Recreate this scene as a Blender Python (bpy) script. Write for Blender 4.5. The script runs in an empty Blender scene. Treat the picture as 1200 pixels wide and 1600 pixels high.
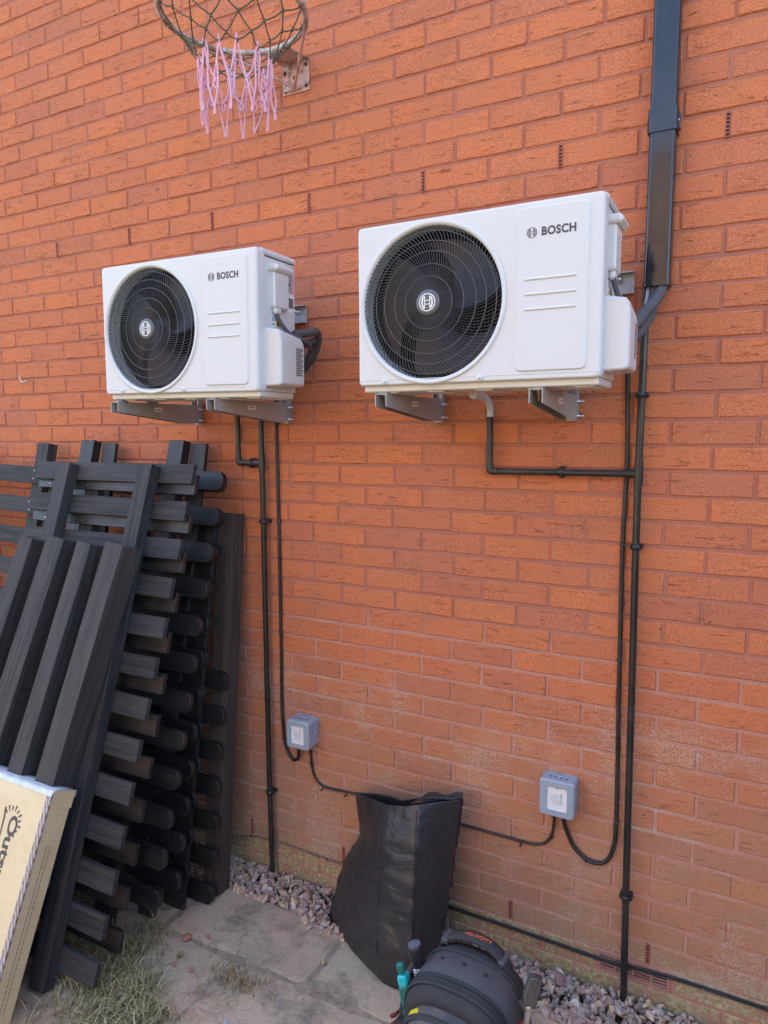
import bpy, bmesh, math, random
import numpy as np
from mathutils import Matrix, Vector, noise as mnoise

random.seed(7)
rng = np.random.default_rng(11)
R = math.radians
sc = bpy.context.scene
COL = sc.collection

# ------------------------------------------------------------------ camera
cam_d = bpy.data.cameras.new('camera')
cam_d.sensor_fit = 'VERTICAL'
cam_d.sensor_height = 36.0
cam_d.lens = 1080.7 / 1600.0 * 36.0
cam_d.clip_start = 0.05
cam_d.clip_end = 500
cam = bpy.data.objects.new('camera', cam_d)
COL.objects.link(cam)
_r = Vector((0.88680598, 0.46211846, -0.00465531))
_u = Vector((-0.04953549, 0.10506433, 0.99323095))
_f = Vector((-0.45947947, 0.88057255, -0.11606295))
cam.matrix_world = Matrix(((_r.x, _u.x, -_f.x, 0.53606), (_r.y, _u.y, -_f.y, -2.18159),
                           (_r.z, _u.z, -_f.z, 1.82073), (0, 0, 0, 1)))
sc.camera = cam

# ------------------------------------------------------------------ sky, sun, exposure
SUN_EL, SUN_AZ = R(50), R(-32)          # azimuth from +Y (behind the wall), negative = to the left
w = bpy.data.worlds.new('World')
sc.world = w
w.use_nodes = True
nt = w.node_tree
bg = nt.nodes['Background']
sky = nt.nodes.new('ShaderNodeTexSky')
sky.sky_type = 'NISHITA'
sky.sun_disc = False
sky.sun_elevation = SUN_EL
sky.sun_rotation = SUN_AZ
sky.dust_density = 2.2
nt.links.new(sky.outputs[0], bg.inputs[0])
bg.inputs[1].default_value = 0.15
sun_d = bpy.data.lights.new('sun', 'SUN')
sun_d.energy = 3.5
sun_d.angle = R(0.53)
sun_d.color = (1.0, 0.95, 0.87)
sun = bpy.data.objects.new('sun', sun_d)
COL.objects.link(sun)
_s = Vector((math.sin(SUN_AZ) * math.cos(SUN_EL), math.cos(SUN_AZ) * math.cos(SUN_EL), math.sin(SUN_EL)))
sun.rotation_euler = _s.to_track_quat('Z', 'Y').to_euler()
sun.location = (0, 0, 12)
sc.view_settings.view_transform = 'Standard'
sc.view_settings.look = 'None'
sc.view_settings.gamma = 1
sc.view_settings.use_curve_mapping = False
sc.view_settings.exposure = 2.65

# ------------------------------------------------------------------ helpers
class MB:
    """collects vertices and faces, builds ONE mesh object"""
    def __init__(s):
        s.v = []; s.f = []; s.sm = []
    def add(s, vs, fs, smooth=False):
        n = len(s.v)
        s.v.extend([tuple(p) for p in vs])
        s.f.extend([tuple(i + n for i in f) for f in fs])
        s.sm.extend([smooth] * len(fs))
        return s
    def box(s, a, b, bev=0.0, M=None):
        a = list(a); b = list(b)
        for i in range(3):
            if a[i] > b[i]: a[i], b[i] = b[i], a[i]
        if bev <= 0:
            vs = [(x, y, z) for x in (a[0], b[0]) for y in (a[1], b[1]) for z in (a[2], b[2])]
            fs = [(0, 1, 3, 2), (4, 6, 7, 5), (0, 4, 5, 1), (2, 3, 7, 6), (0, 2, 6, 4), (1, 5, 7, 3)]
        else:
            bev = min(bev, 0.49 * min(b[i] - a[i] for i in range(3)))
            vs = []; idx = {}
            for cx in (0, 1):
                for cy in (0, 1):
                    for cz in (0, 1):
                        c = (cx, cy, cz)
                        for ax in range(3):
                            p = []
                            for i in range(3):
                                base = b[i] if c[i] else a[i]
                                if i != ax: base += -bev if c[i] else bev
                                p.append(base)
                            idx[(c, ax)] = len(vs); vs.append(tuple(p))
            fs = []
            for ax in range(3):
                o = [i for i in range(3) if i != ax]
                for side in (0, 1):
                    loop = []
                    for p, q in ((0, 0), (1, 0), (1, 1), (0, 1)):
                        c = [0, 0, 0]; c[ax] = side; c[o[0]] = p; c[o[1]] = q
                        loop.append(idx[(tuple(c), ax)])
                    fs.append(tuple(loop))
                for p in (0, 1):
                    for q in (0, 1):
                        c0 = [0, 0, 0]; c1 = [0, 0, 0]
                        c0[o[0]] = c1[o[0]] = p; c0[o[1]] = c1[o[1]] = q; c1[ax] = 1
                        fs.append((idx[(tuple(c0), o[0])], idx[(tuple(c0), o[1])], idx[(tuple(c1), o[1])], idx[(tuple(c1), o[0])]))
            for c in [(x, y, z) for x in (0, 1) for y in (0, 1) for z in (0, 1)]:
                fs.append((idx[(c, 0)], idx[(c, 1)], idx[(c, 2)]))
        if M is not None: vs = [tuple(M @ Vector(p)) for p in vs]
        return s.add(vs, fs)
    def tube(s, pts, r, n=10, cap=True, smooth=True):
        pts = [Vector(p) for p in pts]
        m = len(pts)
        rr = r if isinstance(r, (list, tuple)) else [r] * m
        T = []
        for i in range(m):
            t = pts[min(i + 1, m - 1)] - pts[max(i - 1, 0)]
            T.append(t.normalized() if t.length > 1e-9 else Vector((0, 0, 1)))
        a = Vector((0, 0, 1)) if abs(T[0].z) < .9 else Vector((1, 0, 0))
        N = (a - T[0] * a.dot(T[0])).normalized()
        vs = []
        for i in range(m):
            N = (N - T[i] * N.dot(T[i]))
            N = N.normalized() if N.length > 1e-9 else T[i].orthogonal().normalized()
            B = T[i].cross(N)
            for k in range(n):
                an = 2 * math.pi * k / n
                vs.append(tuple(pts[i] + (N * math.cos(an) + B * math.sin(an)) * rr[i]))
        fs = [(i * n + k, i * n + (k + 1) % n, (i + 1) * n + (k + 1) % n, (i + 1) * n + k) for i in range(m - 1) for k in range(n)]
        s.add(vs, fs, smooth)
        if cap:
            s.add(vs[:n], [tuple(range(n))[::-1]]); s.add(vs[-n:], [tuple(range(n))])
        return s
    def lathe(s, prof, c, axis='y', n=32, smooth=True, closed=False):
        """prof: list of (radius, along-axis)"""
        vs = []
        for (r, h) in prof:
            for k in range(n):
                a = 2 * math.pi * k / n
                ca, sa = r * math.cos(a), r * math.sin(a)
                if axis == 'y': p = (c[0] + ca, c[1] + h, c[2] + sa)
                elif axis == 'z': p = (c[0] + ca, c[1] + sa, c[2] + h)
                else: p = (c[0] + h, c[1] + ca, c[2] + sa)
                vs.append(p)
        m = len(prof)
        rng_ = range(m if closed else m - 1)
        fs = [(i * n + k, i * n + (k + 1) % n, ((i + 1) % m) * n + (k + 1) % n, ((i + 1) % m) * n + k) for i in rng_ for k in range(n)]
        return s.add(vs, fs, smooth)
    def prism(s, poly, d0, d1, axis='y', bev=0.0):
        """poly: outline as (p,q); extruded along axis from d0 (visible side) to d1, outline inset by bev at d0"""
        def P(p, q, d):
            return {'y': (p, d, q), 'x': (d, p, q), 'z': (p, q, d)}[axis]
        n = len(poly)
        area = sum(poly[i][0] * poly[(i + 1) % n][1] - poly[(i + 1) % n][0] * poly[i][1] for i in range(n))
        sg = 1 if area > 0 else -1
        rings = []
        if bev > 0:
            ins = []
            for i in range(n):
                p0, p1, p2 = poly[i - 1], poly[i], poly[(i + 1) % n]
                e1 = Vector((p1[0] - p0[0], p1[1] - p0[1])); e2 = Vector((p2[0] - p1[0], p2[1] - p1[1]))
                n1 = Vector((-e1.y, e1.x)).normalized() * sg if e1.length else Vector((0, 0))
                n2 = Vector((-e2.y, e2.x)).normalized() * sg if e2.length else Vector((0, 0))
                m = (n1 + n2)
                m = m.normalized() * bev / max(.4, m.normalized().dot(n1)) if m.length > 1e-6 else n1 * bev
                ins.append((p1[0] + m.x, p1[1] + m.y))
            dd = bev if d1 > d0 else -bev
            rings = [(ins, d0), (poly, d0 + dd), (poly, d1)]
        else:
            rings = [(poly, d0), (poly, d1)]
        vs = [P(p, q, d) for ring, d in rings for p, q in ring]
        fs = [tuple(range(n)), tuple(range((len(rings) - 1) * n, len(rings) * n))[::-1]]
        for k in range(len(rings) - 1):
            for i in range(n):
                fs.append((k * n + i, k * n + (i + 1) % n, (k + 1) * n + (i + 1) % n, (k + 1) * n + i))
        return s.add(vs, fs)
    def mesh(s, name, mat=None, fix=True):
        me = bpy.data.meshes.new(name)
        me.from_pydata(s.v, [], s.f)
        me.polygons.foreach_set('use_smooth', s.sm)
        if fix:
            bm = bmesh.new(); bm.from_mesh(me)
            bmesh.ops.recalc_face_normals(bm, faces=bm.faces)
            bm.to_mesh(me); bm.free()
        if mat: me.materials.append(mat)
        return me
    def obj(s, name, mat=None, parent=None, loc=(0, 0, 0), rot=(0, 0, 0), fix=True):
        return link(name, s.mesh(name, mat, fix), parent, loc, rot)

def link(name, data, parent=None, loc=(0, 0, 0), rot=(0, 0, 0)):
    o = bpy.data.objects.new(name, data)
    COL.objects.link(o)
    o.location = loc; o.rotation_euler = rot
    if parent: o.parent = parent
    return o
def tag(o, label=None, cat=None, group=None, kind=None):
    if label: o['label'] = label
    if cat: o['category'] = cat
    if group: o['group'] = group
    if kind: o['kind'] = kind
    return o
def thing(name, label, cat, loc=(0, 0, 0), rot=(0, 0, 0), group=None):
    return tag(link(name, None, None, loc, rot), label, cat, group)
def copy_thing(root, loc, rot=(0, 0, 0), label=None, group=None):
    r = root.copy(); COL.objects.link(r); r.location = loc; r.rotation_euler = rot
    if label: r['label'] = label
    if group: r['group'] = group
    for ch in list(root.children):
        c = ch.copy(); COL.objects.link(c); c.parent = r
        for g in list(ch.children):
            d = g.copy(); COL.objects.link(d); d.parent = c
    return r
def smooth_path(pts, k=6):
    """Catmull-Rom through the points"""
    P = [Vector(p) for p in pts]; out = []
    for i in range(len(P) - 1):
        p0 = P[max(i - 1, 0)]; p1 = P[i]; p2 = P[i + 1]; p3 = P[min(i + 2, len(P) - 1)]
        for j in range(k):
            t = j / k
            out.append(0.5 * ((2 * p1) + (p2 - p0) * t + (2 * p0 - 5 * p1 + 4 * p2 - p3) * t * t + (3 * p1 - p0 - 3 * p2 + p3) * t ** 3))
    out.append(P[-1])
    return out
def rrect(x0, x1, z0, z1, r, k=5):
    pts = []
    for cx, cz, a0 in ((x1 - r, z1 - r, 0), (x0 + r, z1 - r, 90), (x0 + r, z0 + r, 180), (x1 - r, z0 + r, 270)):
        for i in range(k + 1):
            a = R(a0 + 90 * i / k)
            pts.append((cx + r * math.cos(a), cz + r * math.sin(a)))
    return pts
def text_mesh(body, size, offset=0.0, extrude=0.0003, spacing=1.0, shear=0.0):
    cu = bpy.data.curves.new('lettering', 'FONT')
    cu.body = body; cu.size = size; cu.offset = offset; cu.extrude = extrude
    cu.space_character = spacing; cu.shear = shear; cu.resolution_u = 4
    o = bpy.data.objects.new('lettering', cu); COL.objects.link(o)
    bpy.context.view_layer.update()
    me = bpy.data.meshes.new_from_object(o.evaluated_get(bpy.context.evaluated_depsgraph_get()))
    bpy.data.objects.remove(o); bpy.data.curves.remove(cu)
    me.name = 'lettering'
    return me
def fit_text(me, width=None, height=None):
    co = np.empty(len(me.vertices) * 3); me.vertices.foreach_get('co', co); co = co.reshape(-1, 3)
    lo = co.min(0); hi = co.max(0)
    co[:, :2] -= lo[:2]
    sx = width / (hi[0] - lo[0]) if width else 1; sy = height / (hi[1] - lo[1]) if height else sx
    if not width: sx = sy
    co[:, 0] *= sx; co[:, 1] *= sy
    me.vertices.foreach_set('co', co.ravel()); me.update()
    return me

# ------------------------------------------------------------------ materials
class NT:
    def __init__(s, name):
        s.m = bpy.data.materials.new(name); s.m.use_nodes = True
        s.t = s.m.node_tree; s.n = s.t.nodes; s.b = s.n['Principled BSDF']
    def node(s, typ, **kw):
        x = s.n.new(typ)
        for k, v in kw.items():
            if k in x.inputs and not hasattr(x, k): x.inputs[k].default_value = v
            else:
                try: setattr(x, k, v)
                except Exception: x.inputs[k].default_value = v
        return x
    def l(s, a, b): s.t.links.new(a, b)
    def pos(s, kind='world'):
        if kind == 'world': return s.node('ShaderNodeNewGeometry').outputs['Position']
        return s.node('ShaderNodeTexCoord').outputs['Object']
    def mapping(s, vec, scale, loc=(0, 0, 0)):
        mp = s.node('ShaderNodeMapping'); mp.inputs['Scale'].default_value = scale; mp.inputs['Location'].default_value = loc
        s.l(vec, mp.inputs['Vector']); return mp.outputs[0]
    def noise(s, vec, scale=1, detail=3, rough=.55, dist=0.0):
        x = s.node('ShaderNodeTexNoise'); x.inputs['Scale'].default_value = scale; x.inputs['Detail'].default_value = detail
        x.inputs['Roughness'].default_value = rough; x.inputs['Distortion'].default_value = dist
        if vec is not None: s.l(vec, x.inputs['Vector'])
        return x.outputs['Fac']
    def ramp(s, fac, stops, interp='LINEAR'):
        x = s.node('ShaderNodeValToRGB'); cr = x.color_ramp; cr.interpolation = interp
        while len(cr.elements) > 1: cr.elements.remove(cr.elements[-1])
        for i, (p, c) in enumerate(stops):
            e = cr.elements[0] if i == 0 else cr.elements.new(p)
            e.position = p
            if isinstance(c, (int, float)): c = (c, c, c)
            e.color = (*c, 1)
        s.l(fac, x.inputs[0]); return x.outputs[0]
    def mix(s, fac, a, b, mode='MIX'):
        x = s.node('ShaderNodeMix'); x.data_type = 'RGBA'; x.blend_type = mode
        for inp, v in ((x.inputs[0], fac), (x.inputs[6], a), (x.inputs[7], b)):
            if isinstance(v, (int, float)): inp.default_value = v
            elif isinstance(v, tuple): inp.default_value = (*v, 1)
            else: s.l(v, inp)
        return x.outputs[2]
    def math(s, op, a, b=None, clamp=False):
        x = s.node('ShaderNodeMath'); x.operation = op; x.use_clamp = clamp
        for i, v in enumerate((a, b)):
            if v is None: continue
            if isinstance(v, (int, float)): x.inputs[i].default_value = v
            else: s.l(v, x.inputs[i])
        return x.outputs[0]
    def bump(s, h, strength=.3, dist=.002, normal=None):
        x = s.node('ShaderNodeBump'); x.inputs['Strength'].default_value = strength; x.inputs['Distance'].default_value = dist
        s.l(h, x.inputs['Height'])
        if normal is not None: s.l(normal, x.inputs['Normal'])
        s.l(x.outputs[0], s.b.inputs['Normal']); return x.outputs[0]
    def set(s, col=None, rough=None, metal=None, spec=None, coat=None, coat_rough=None):
        for k, v in (('Base Color', col), ('Roughness', rough), ('Metallic', metal), ('Specular IOR Level', spec), ('Coat Weight', coat), ('Coat Roughness', coat_rough)):
            if v is None: continue
            if isinstance(v, tuple): s.b.inputs[k].default_value = (*v, 1)
            elif isinstance(v, (int, float)): s.b.inputs[k].default_value = v
            else: s.l(v, s.b.inputs[k])
        return s.m

def simple(name, col, rough=.5, metal=0, var=.12, scale=40, bump=0.0, coat=0.0, dust=0.0, spec=None):
    n = NT(name); p = n.pos('object')
    f = n.noise(p, scale, 4)
    lo = tuple(c * (1 - var) for c in col); hi = tuple(min(1, c * (1 + var)) for c in col)
    c = n.ramp(f, [(.3, lo), (.7, hi)])
    if dust:
        d = n.ramp(n.noise(n.pos('world'), 9, 5, .65), [(.45, 0.0), (.75, dust)])
        c = n.mix(d, c, (.32, .26, .21))
    r = n.ramp(n.noise(p, scale * .5, 3), [(.3, rough * .85), (.7, min(1, rough * 1.15))])
    if bump: n.bump(n.noise(p, scale * 6, 3), bump, .001)
    return n.set(c, r, metal, spec, coat)

def brick_material():
    n = NT('fired_brick'); P = n.pos('world')
    sep = n.node('ShaderNodeSeparateXYZ'); n.l(P, sep.inputs[0]); X, Y, Z = sep.outputs
    # one random tone per brick: course and column index
    course = n.math('FLOOR', n.math('DIVIDE', n.math('SUBTRACT', Z, 0.05), .075))
    par = n.math('MODULO', n.math('ADD', course, 100), 2)
    colm = n.math('FLOOR', n.math('DIVIDE', n.math('ADD', n.math('ADD', X, 50 * .225), n.math('MULTIPLY', par, .1125)), .225))
    cmb = n.node('ShaderNodeCombineXYZ'); n.l(course, cmb.inputs[0]); n.l(colm, cmb.inputs[1])
    wn = n.node('ShaderNodeTexWhiteNoise'); wn.noise_dimensions = '2D'; n.l(cmb.outputs[0], wn.inputs['Vector'])
    s2_ = n.node('ShaderNodeSeparateColor'); n.l(wn.outputs['Color'], s2_.inputs[0]); wn2 = s2_.outputs[1]
    tone = n.ramp(wn.outputs['Value'], [(0, (.46, .148, .078)), (.14, (.515, .162, .074)), (.3, (.54, .168, .071)), (.55, (.555, .173, .070)), (.75, (.575, .179, .068)), (.86, (.515, .166, .079)), (.95, (.48, .158, .082)), (1, (.455, .149, .076))])
    # within a brick: mottling and grain
    mott = n.noise(P, 9, 5, .6)
    col = n.mix(n.ramp(mott, [(.35, 0.0), (.7, .55)]), tone, (.49, .172, .092))
    kiln = n.ramp(n.noise(n.mapping(P, (4, 1, 7), (1, 0, 2)), 1, 5, .65), [(.52, 0.0), (.68, .45)])
    col = n.mix(kiln, col, (.38, .148, .080))
    grain = n.noise(P, 300, 3, .7)
    col = n.mix(.8, col, n.ramp(grain, [(.34, (.27, .27, .27)), (.66, (.73, .73, .73))]), 'OVERLAY')
    # drag creases: short, dark, nearly horizontal
    wx = n.noise(n.mapping(P, (30, 1, 20)), 1, 3)
    cz = n.node('ShaderNodeCombineXYZ')
    n.l(n.math('MULTIPLY', X, 5.5), cz.inputs[0]); n.l(n.math('ADD', n.math('MULTIPLY', Z, 62), n.math('MULTIPLY', wx, 1.0)), cz.inputs[2])
    cr = n.noise(cz.outputs[0], 1, 2, .5, 0.0)
    ridge = n.math('ABSOLUTE', n.math('SUBTRACT', cr, .5))
    line = n.ramp(ridge, [(0.0, 1.0), (.008, .7), (.017, 0.0)])
    where = n.ramp(n.noise(n.mapping(P, (15, 1, 60), (3, 0, 7)), 1, 3), [(.52, 0.0), (.60, 1.0)])
    crease = n.math('MULTIPLY', line, where)
    col = n.mix(n.math('MULTIPLY', crease, n.math('ADD', .12, n.math('MULTIPLY', wn2, .62))), col, (.10, .036, .022))
    # pits and pale flecks
    vo = n.node('ShaderNodeTexVoronoi'); vo.inputs['Scale'].default_value = 95; n.l(P, vo.inputs['Vector'])
    fl = n.ramp(vo.outputs['Distance'], [(.07, .7), (.13, 0.0)])
    pick = n.ramp(n.noise(P, 31, 2), [(.56, 0.0), (.62, 1.0)])
    col = n.mix(n.math('MULTIPLY', fl, pick), col, (.58, .36, .25))
    # efflorescence and rain-splash dirt near the ground
    low = n.ramp(Z, [(0.0, 1.0), (.45, .72), (.85, .22), (1.2, 0.0)])
    dirtn = n.noise(P, 5, 6, .65)
    dirt = n.math('MULTIPLY', low, n.ramp(dirtn, [(.25, .38), (.62, .95)]))
    col = n.mix(dirt, col, n.mix(n.noise(P, 60, 4), (.27, .18, .11), (.41, .27, .17)))
    eff = n.math('MULTIPLY', n.ramp(n.noise(P, 3.0, 5, .7), [(.50, 0.0), (.62, .9)]), n.ramp(n.noise(P, 150, 4, .75), [(.47, 0.0), (.56, .95)]))
    col = n.mix(n.math('MULTIPLY', eff, n.ramp(Z, [(.1, 1.0), (.9, .8), (1.25, .06)])), col, (.50, .40, .31))
    # lichen on the two lowest courses
    lich = n.math('MULTIPLY', n.ramp(Z, [(.05, 1.0), (.12, .95), (.15, .25), (.22, .0)]), n.ramp(n.noise(P, 20, 7, .8), [(.42, 0.0), (.54, .9)]))
    col = n.mix(lich, col, n.mix(n.ramp(n.noise(P, 70, 4, .7), [(.4, 0.0), (.6, 1.0)]), (.25, .21, .06), (.52, .47, .30)))
    vs_ = n.node('ShaderNodeTexVoronoi'); vs_.inputs['Scale'].default_value = 17; n.l(n.mapping(P, (1, 1, 1.5), (2, 0, 5)), vs_.inputs['Vector'])
    spot = n.math('MULTIPLY', n.ramp(vs_.outputs['Distance'], [(.05, .9), (.075, 0.0)]), n.ramp(n.noise(P, 2.1, 3, .6), [(.56, 0.0), (.62, 1.0)]))
    col = n.mix(spot, col, (.03, .02, .017))
    h = n.math('ADD', n.math('MULTIPLY', n.noise(P, 130, 4, .6), .45), n.math('MULTIPLY', crease, -1.6))
    h = n.math('ADD', h, n.math('MULTIPLY', n.noise(n.mapping(P, (14, 1, 45)), 1, 4), .9))
    n.bump(h, .62, .0022)
    return n.set(col, .88, spec=.25)

def mortar_material():
    n = NT('red_mortar'); P = n.pos('world')
    sep = n.node('ShaderNodeSeparateXYZ'); n.l(P, sep.inputs[0]); Z = sep.outputs[2]
    base = n.mix(n.noise(P, 7, 4), (.35, .132, .085), (.43, .175, .118))
    pale = n.math('MULTIPLY', n.ramp(n.math('ADD', n.math('DIVIDE', Z, 1.6), n.math('MULTIPLY', n.noise(P, 5, 4), .10)), [(.735, 1.0), (.79, .12), (1.2, 0.0)]), .9)
    base = n.mix(pale, base, n.mix(n.noise(P, 18, 4), (.44, .20, .145), (.54, .30, .225)))
    spl = n.ramp(n.noise(n.mapping(P, (5, 1, 22)), 1, 5, .65), [(.54, 0.0), (.63, .8)])
    base = n.mix(n.math('MULTIPLY', spl, n.ramp(Z, [(.15, 1.0), (.9, .75), (1.15, .3), (1.6, .1)])), base, (.50, .38, .29))
    base = n.mix(.5, base, n.ramp(n.noise(P, 350, 3), [(.3, (.35, .35, .35)), (.7, (.65, .65, .65))]), 'OVERLAY')
    n.bump(n.noise(P, 230, 4), .5, .002)
    return n.set(base, .95, spec=.2)

def wood_material(name, axis, base=(.024, .024, .026), worn=(.105, .098, .094), amount=.5, rough=(.62, .82), spec=.3):
    n = NT(name); P = n.pos('object')
    oi = n.node('ShaderNodeObjectInfo')
    off = n.node('ShaderNodeVectorMath'); off.operation = 'SCALE'; off.inputs[0].default_value = (37, 11, 23); n.l(oi.outputs['Random'], off.inputs['Scale'])
    ad = n.node('ShaderNodeVectorMath'); n.l(P, ad.inputs[0]); n.l(off.outputs[0], ad.inputs[1]); Q = ad.outputs[0]
    s = {'x': (2.5, 60, 60), 'z': (60, 60, 2.5)}[axis]
    g = n.noise(n.mapping(Q, s), 1, 5, .6, .6)
    g2 = n.noise(n.mapping(Q, tuple(k * 3.2 for k in s)), 1, 3)
    tone = n.mix(oi.outputs['Random'], tuple(c * .75 for c in base), tuple(c * 1.35 for c in base))
    c = n.mix(n.ramp(g, [(.35, 0.0), (.75, amount)]), tone, worn)
    blot = n.ramp(n.noise(Q, 6, 4, .6), [(.5, 0.0), (.72, .4)])
    c = n.mix(blot, c, (.075, .058, .048))
    c = n.mix(n.ramp(n.noise(Q, 55, 2), [(.77, 0.0), (.80, .6)]), c, (.22, .19, .17))
    n.bump(n.math('ADD', g, n.math('MULTIPLY', g2, .6)), .5, .0016)
    return n.set(c, n.ramp(g2, [(.3, rough[0]), (.7, rough[1])]), spec=spec)

def attr_material(name, rough=.9, spec=.3, bumps=(160, .5)):
    n = NT(name); P = n.pos('world')
    a = n.node('ShaderNodeAttribute'); a.attribute_name = 'tint'
    c = n.mix(.6, a.outputs['Color'], n.ramp(n.noise(P, 90, 4, .65), [(.3, (.3, .3, .3)), (.7, (.7, .7, .7))]), 'OVERLAY')
    n.bump(n.noise(P, bumps[0], 3), bumps[1], .002)
    return n.set(c, rough, spec=spec)

def paving_material():
    n = NT('concrete_paving'); P = n.pos('world')
    c = n.mix(n.noise(P, 3, 5, .6), (.39, .315, .21), (.54, .445, .31))
    pink = n.math('MULTIPLY', n.ramp(n.noise(P, 2.6, 4, .55), [(.42, 0.0), (.62, .85)]), 1.0)
    c = n.mix(pink, c, (.53, .345, .24))
    dark = n.ramp(n.noise(P, 4.5, 7, .75), [(.50, 0.0), (.64, .8)])
    c = n.mix(dark, c, (.17, .145, .115))
    green = n.ramp(n.noise(n.mapping(P, (1, 1, 1), (5, 2, 0)), 4, 5, .65), [(.54, 0.0), (.7, .4)])
    c = n.mix(green, c, (.19, .18, .12))
    c = n.mix(.6, c, n.ramp(n.noise(P, 260, 3, .7), [(.3, (.3, .3, .3)), (.7, (.7, .7, .7))]), 'OVERLAY')
    fl = n.ramp(n.noise(P, 130, 2, .5), [(.70, 0.0), (.75, .55)])
    c = n.mix(fl, c, (.40, .35, .30))
    n.bump(n.math('ADD', n.noise(P, 200, 4), n.math('MULTIPLY', n.noise(P, 30, 4), 1.5)), .5, .003)
    return n.set(c, .92, spec=.2)

def soil_material():
    n = NT('soil'); P = n.pos('world')
    c = n.mix(n.noise(P, 14, 6, .7), (.11, .083, .06), (.23, .18, .13))
    n.bump(n.noise(P, 90, 5), .8, .006)
    return n.set(c, .97, spec=.1)

M = {}
M['brick'] = brick_material()
M['mortar'] = mortar_material()
M['picket'] = wood_material('stained_picket', 'x')
M['dark_picket'] = wood_material('dark_stained_picket', 'x', (.0085, .008, .0085), (.040, .037, .035), .5, (.36, .55), .5)
M['dark_rail'] = wood_material('dark_stained_rail', 'z', (.012, .011, .0115), (.055, .05, .047), .5, (.40, .6), .45)
M['rail'] = wood_material('stained_rail', 'z')
M['post'] = wood_material('stained_post', 'z', (.026, .0245, .0245), (.125, .112, .10), .5)
M['oldpost'] = wood_material('weathered_post', 'z', (.036, .027, .023), (.12, .092, .075), .6)
M['white'] = simple('white_enamel', (.62, .625, .62), .34, var=.012, scale=6)
M['whiteplastic'] = simple('white_plastic', (.62, .62, .61), .36, var=.015, scale=8)
M['panel_edge'] = simple('cream_steel', (.66, .64, .60), .4, var=.04, scale=10)
M['grille'] = simple('grille_plastic', (.045, .043, .047), .4, var=.1)
M['ringwire'] = simple('grille_ring', (.075, .072, .072), .42, var=.1)
M['fan'] = simple('fan_plastic', (.019, .018, .030), .34, var=.1)
M['dark'] = simple('dark_cavity', (.022, .021, .023), .6, var=.2)
M['coil'] = simple('coil_fins', (.02, .02, .024), .45, .4, var=.2)
M['hub'] = simple('hub_badge', (.10, .098, .10), .4, var=.04)
M['print'] = simple('dark_print', (.055, .055, .06), .5, var=.05)
M['whiteprint'] = simple('white_print', (.72, .72, .72), .5, var=.03)
M['galv'] = simple('galvanised_steel', (.40, .40, .385), .46, .35, var=.10, scale=26)
M['steel'] = simple('zinc_steel', (.52, .50, .47), .35, .8, var=.1)
M['brass'] = simple('brass_bolt', (.55, .40, .18), .35, .85, var=.1)
M['gloss_black'] = simple('glossy_black_upvc', (.012, .014, .020), .11, var=.2, dust=.05)
M['pipe_black'] = simple('black_pipe', (.018, .0165, .016), .34, var=.2, dust=.12)
M['cable'] = simple('cable_sheath', (.017, .016, .016), .45, var=.2, dust=.1)
M['greycable'] = simple('grey_sheath', (.26, .27, .29), .5, var=.08)
M['lagging'] = simple('pipe_lagging', (.085, .086, .092), .8, var=.15, bump=.3, scale=30)
M['greybox'] = simple('grey_polycarbonate', (.31, .355, .41), .36, var=.03, scale=12)
M['terracotta'] = simple('terracotta', (.36, .115, .075), .85, var=.15, bump=.3)
M['red'] = simple('red_plastic', (.55, .03, .02), .4, var=.05)
M['dustycable'] = simple('dusty_sheath', (.20, .13, .10), .7, var=.25)
M['maroon'] = simple('maroon_cord', (.14, .02, .02), .6)
M['label_pink'] = simple('rating_plate', (.42, .33, .34), .45, var=.05)
M['label_white'] = simple('label_paper', (.75, .75, .76), .5, var=.03)
M['label_blue'] = simple('label_blue', (.08, .16, .42), .5, var=.05)
M['label_yellow'] = simple('label_yellow', (.70, .52, .12), .5, var=.05)
M['gravel'] = attr_material('gravel_stone')
M['grass'] = attr_material('grass_blade', .7, .25, (300, .1))
M['paving'] = paving_material()
M['soil'] = soil_material()
M['joint'] = simple('joint_dirt', (.30, .235, .165), .95, var=.3, scale=30, bump=.4)

# ------------------------------------------------------------------ ground
def sheet(name, x0, x1, y0, y1, z, mat, nx=1, ny=1, amp=0.0):
    m = MB(); vs = []
    for j in range(ny + 1):
        for i in range(nx + 1):
            x = x0 + (x1 - x0) * i / nx; y = y0 + (y1 - y0) * j / ny
            vs.append((x, y, z + (amp * mnoise.noise(Vector((x * 3, y * 3, 1.7))) if amp else 0)))
    m.add(vs, [(j * (nx + 1) + i, j * (nx + 1) + i + 1, (j + 1) * (nx + 1) + i + 1, (j + 1) * (nx + 1) + i) for j in range(ny) for i in range(nx)], True)
    return tag(m.obj(name, mat), kind='structure')
lawn_n = NT('far_lawn'); _P = lawn_n.pos('world')
M['lawn'] = lawn_n.set(lawn_n.mix(lawn_n.noise(_P, 2.5, 6, .7), (.06, .075, .03), (.17, .16, .075)), .95, spec=.1)
sheet('ground', -60, 60, -60, 40, -.062, M['lawn'])
sheet('soil_bed', -4.2, 2.4, -3.2, -.001, -.045, M['soil'], 90, 60, .012)

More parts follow.
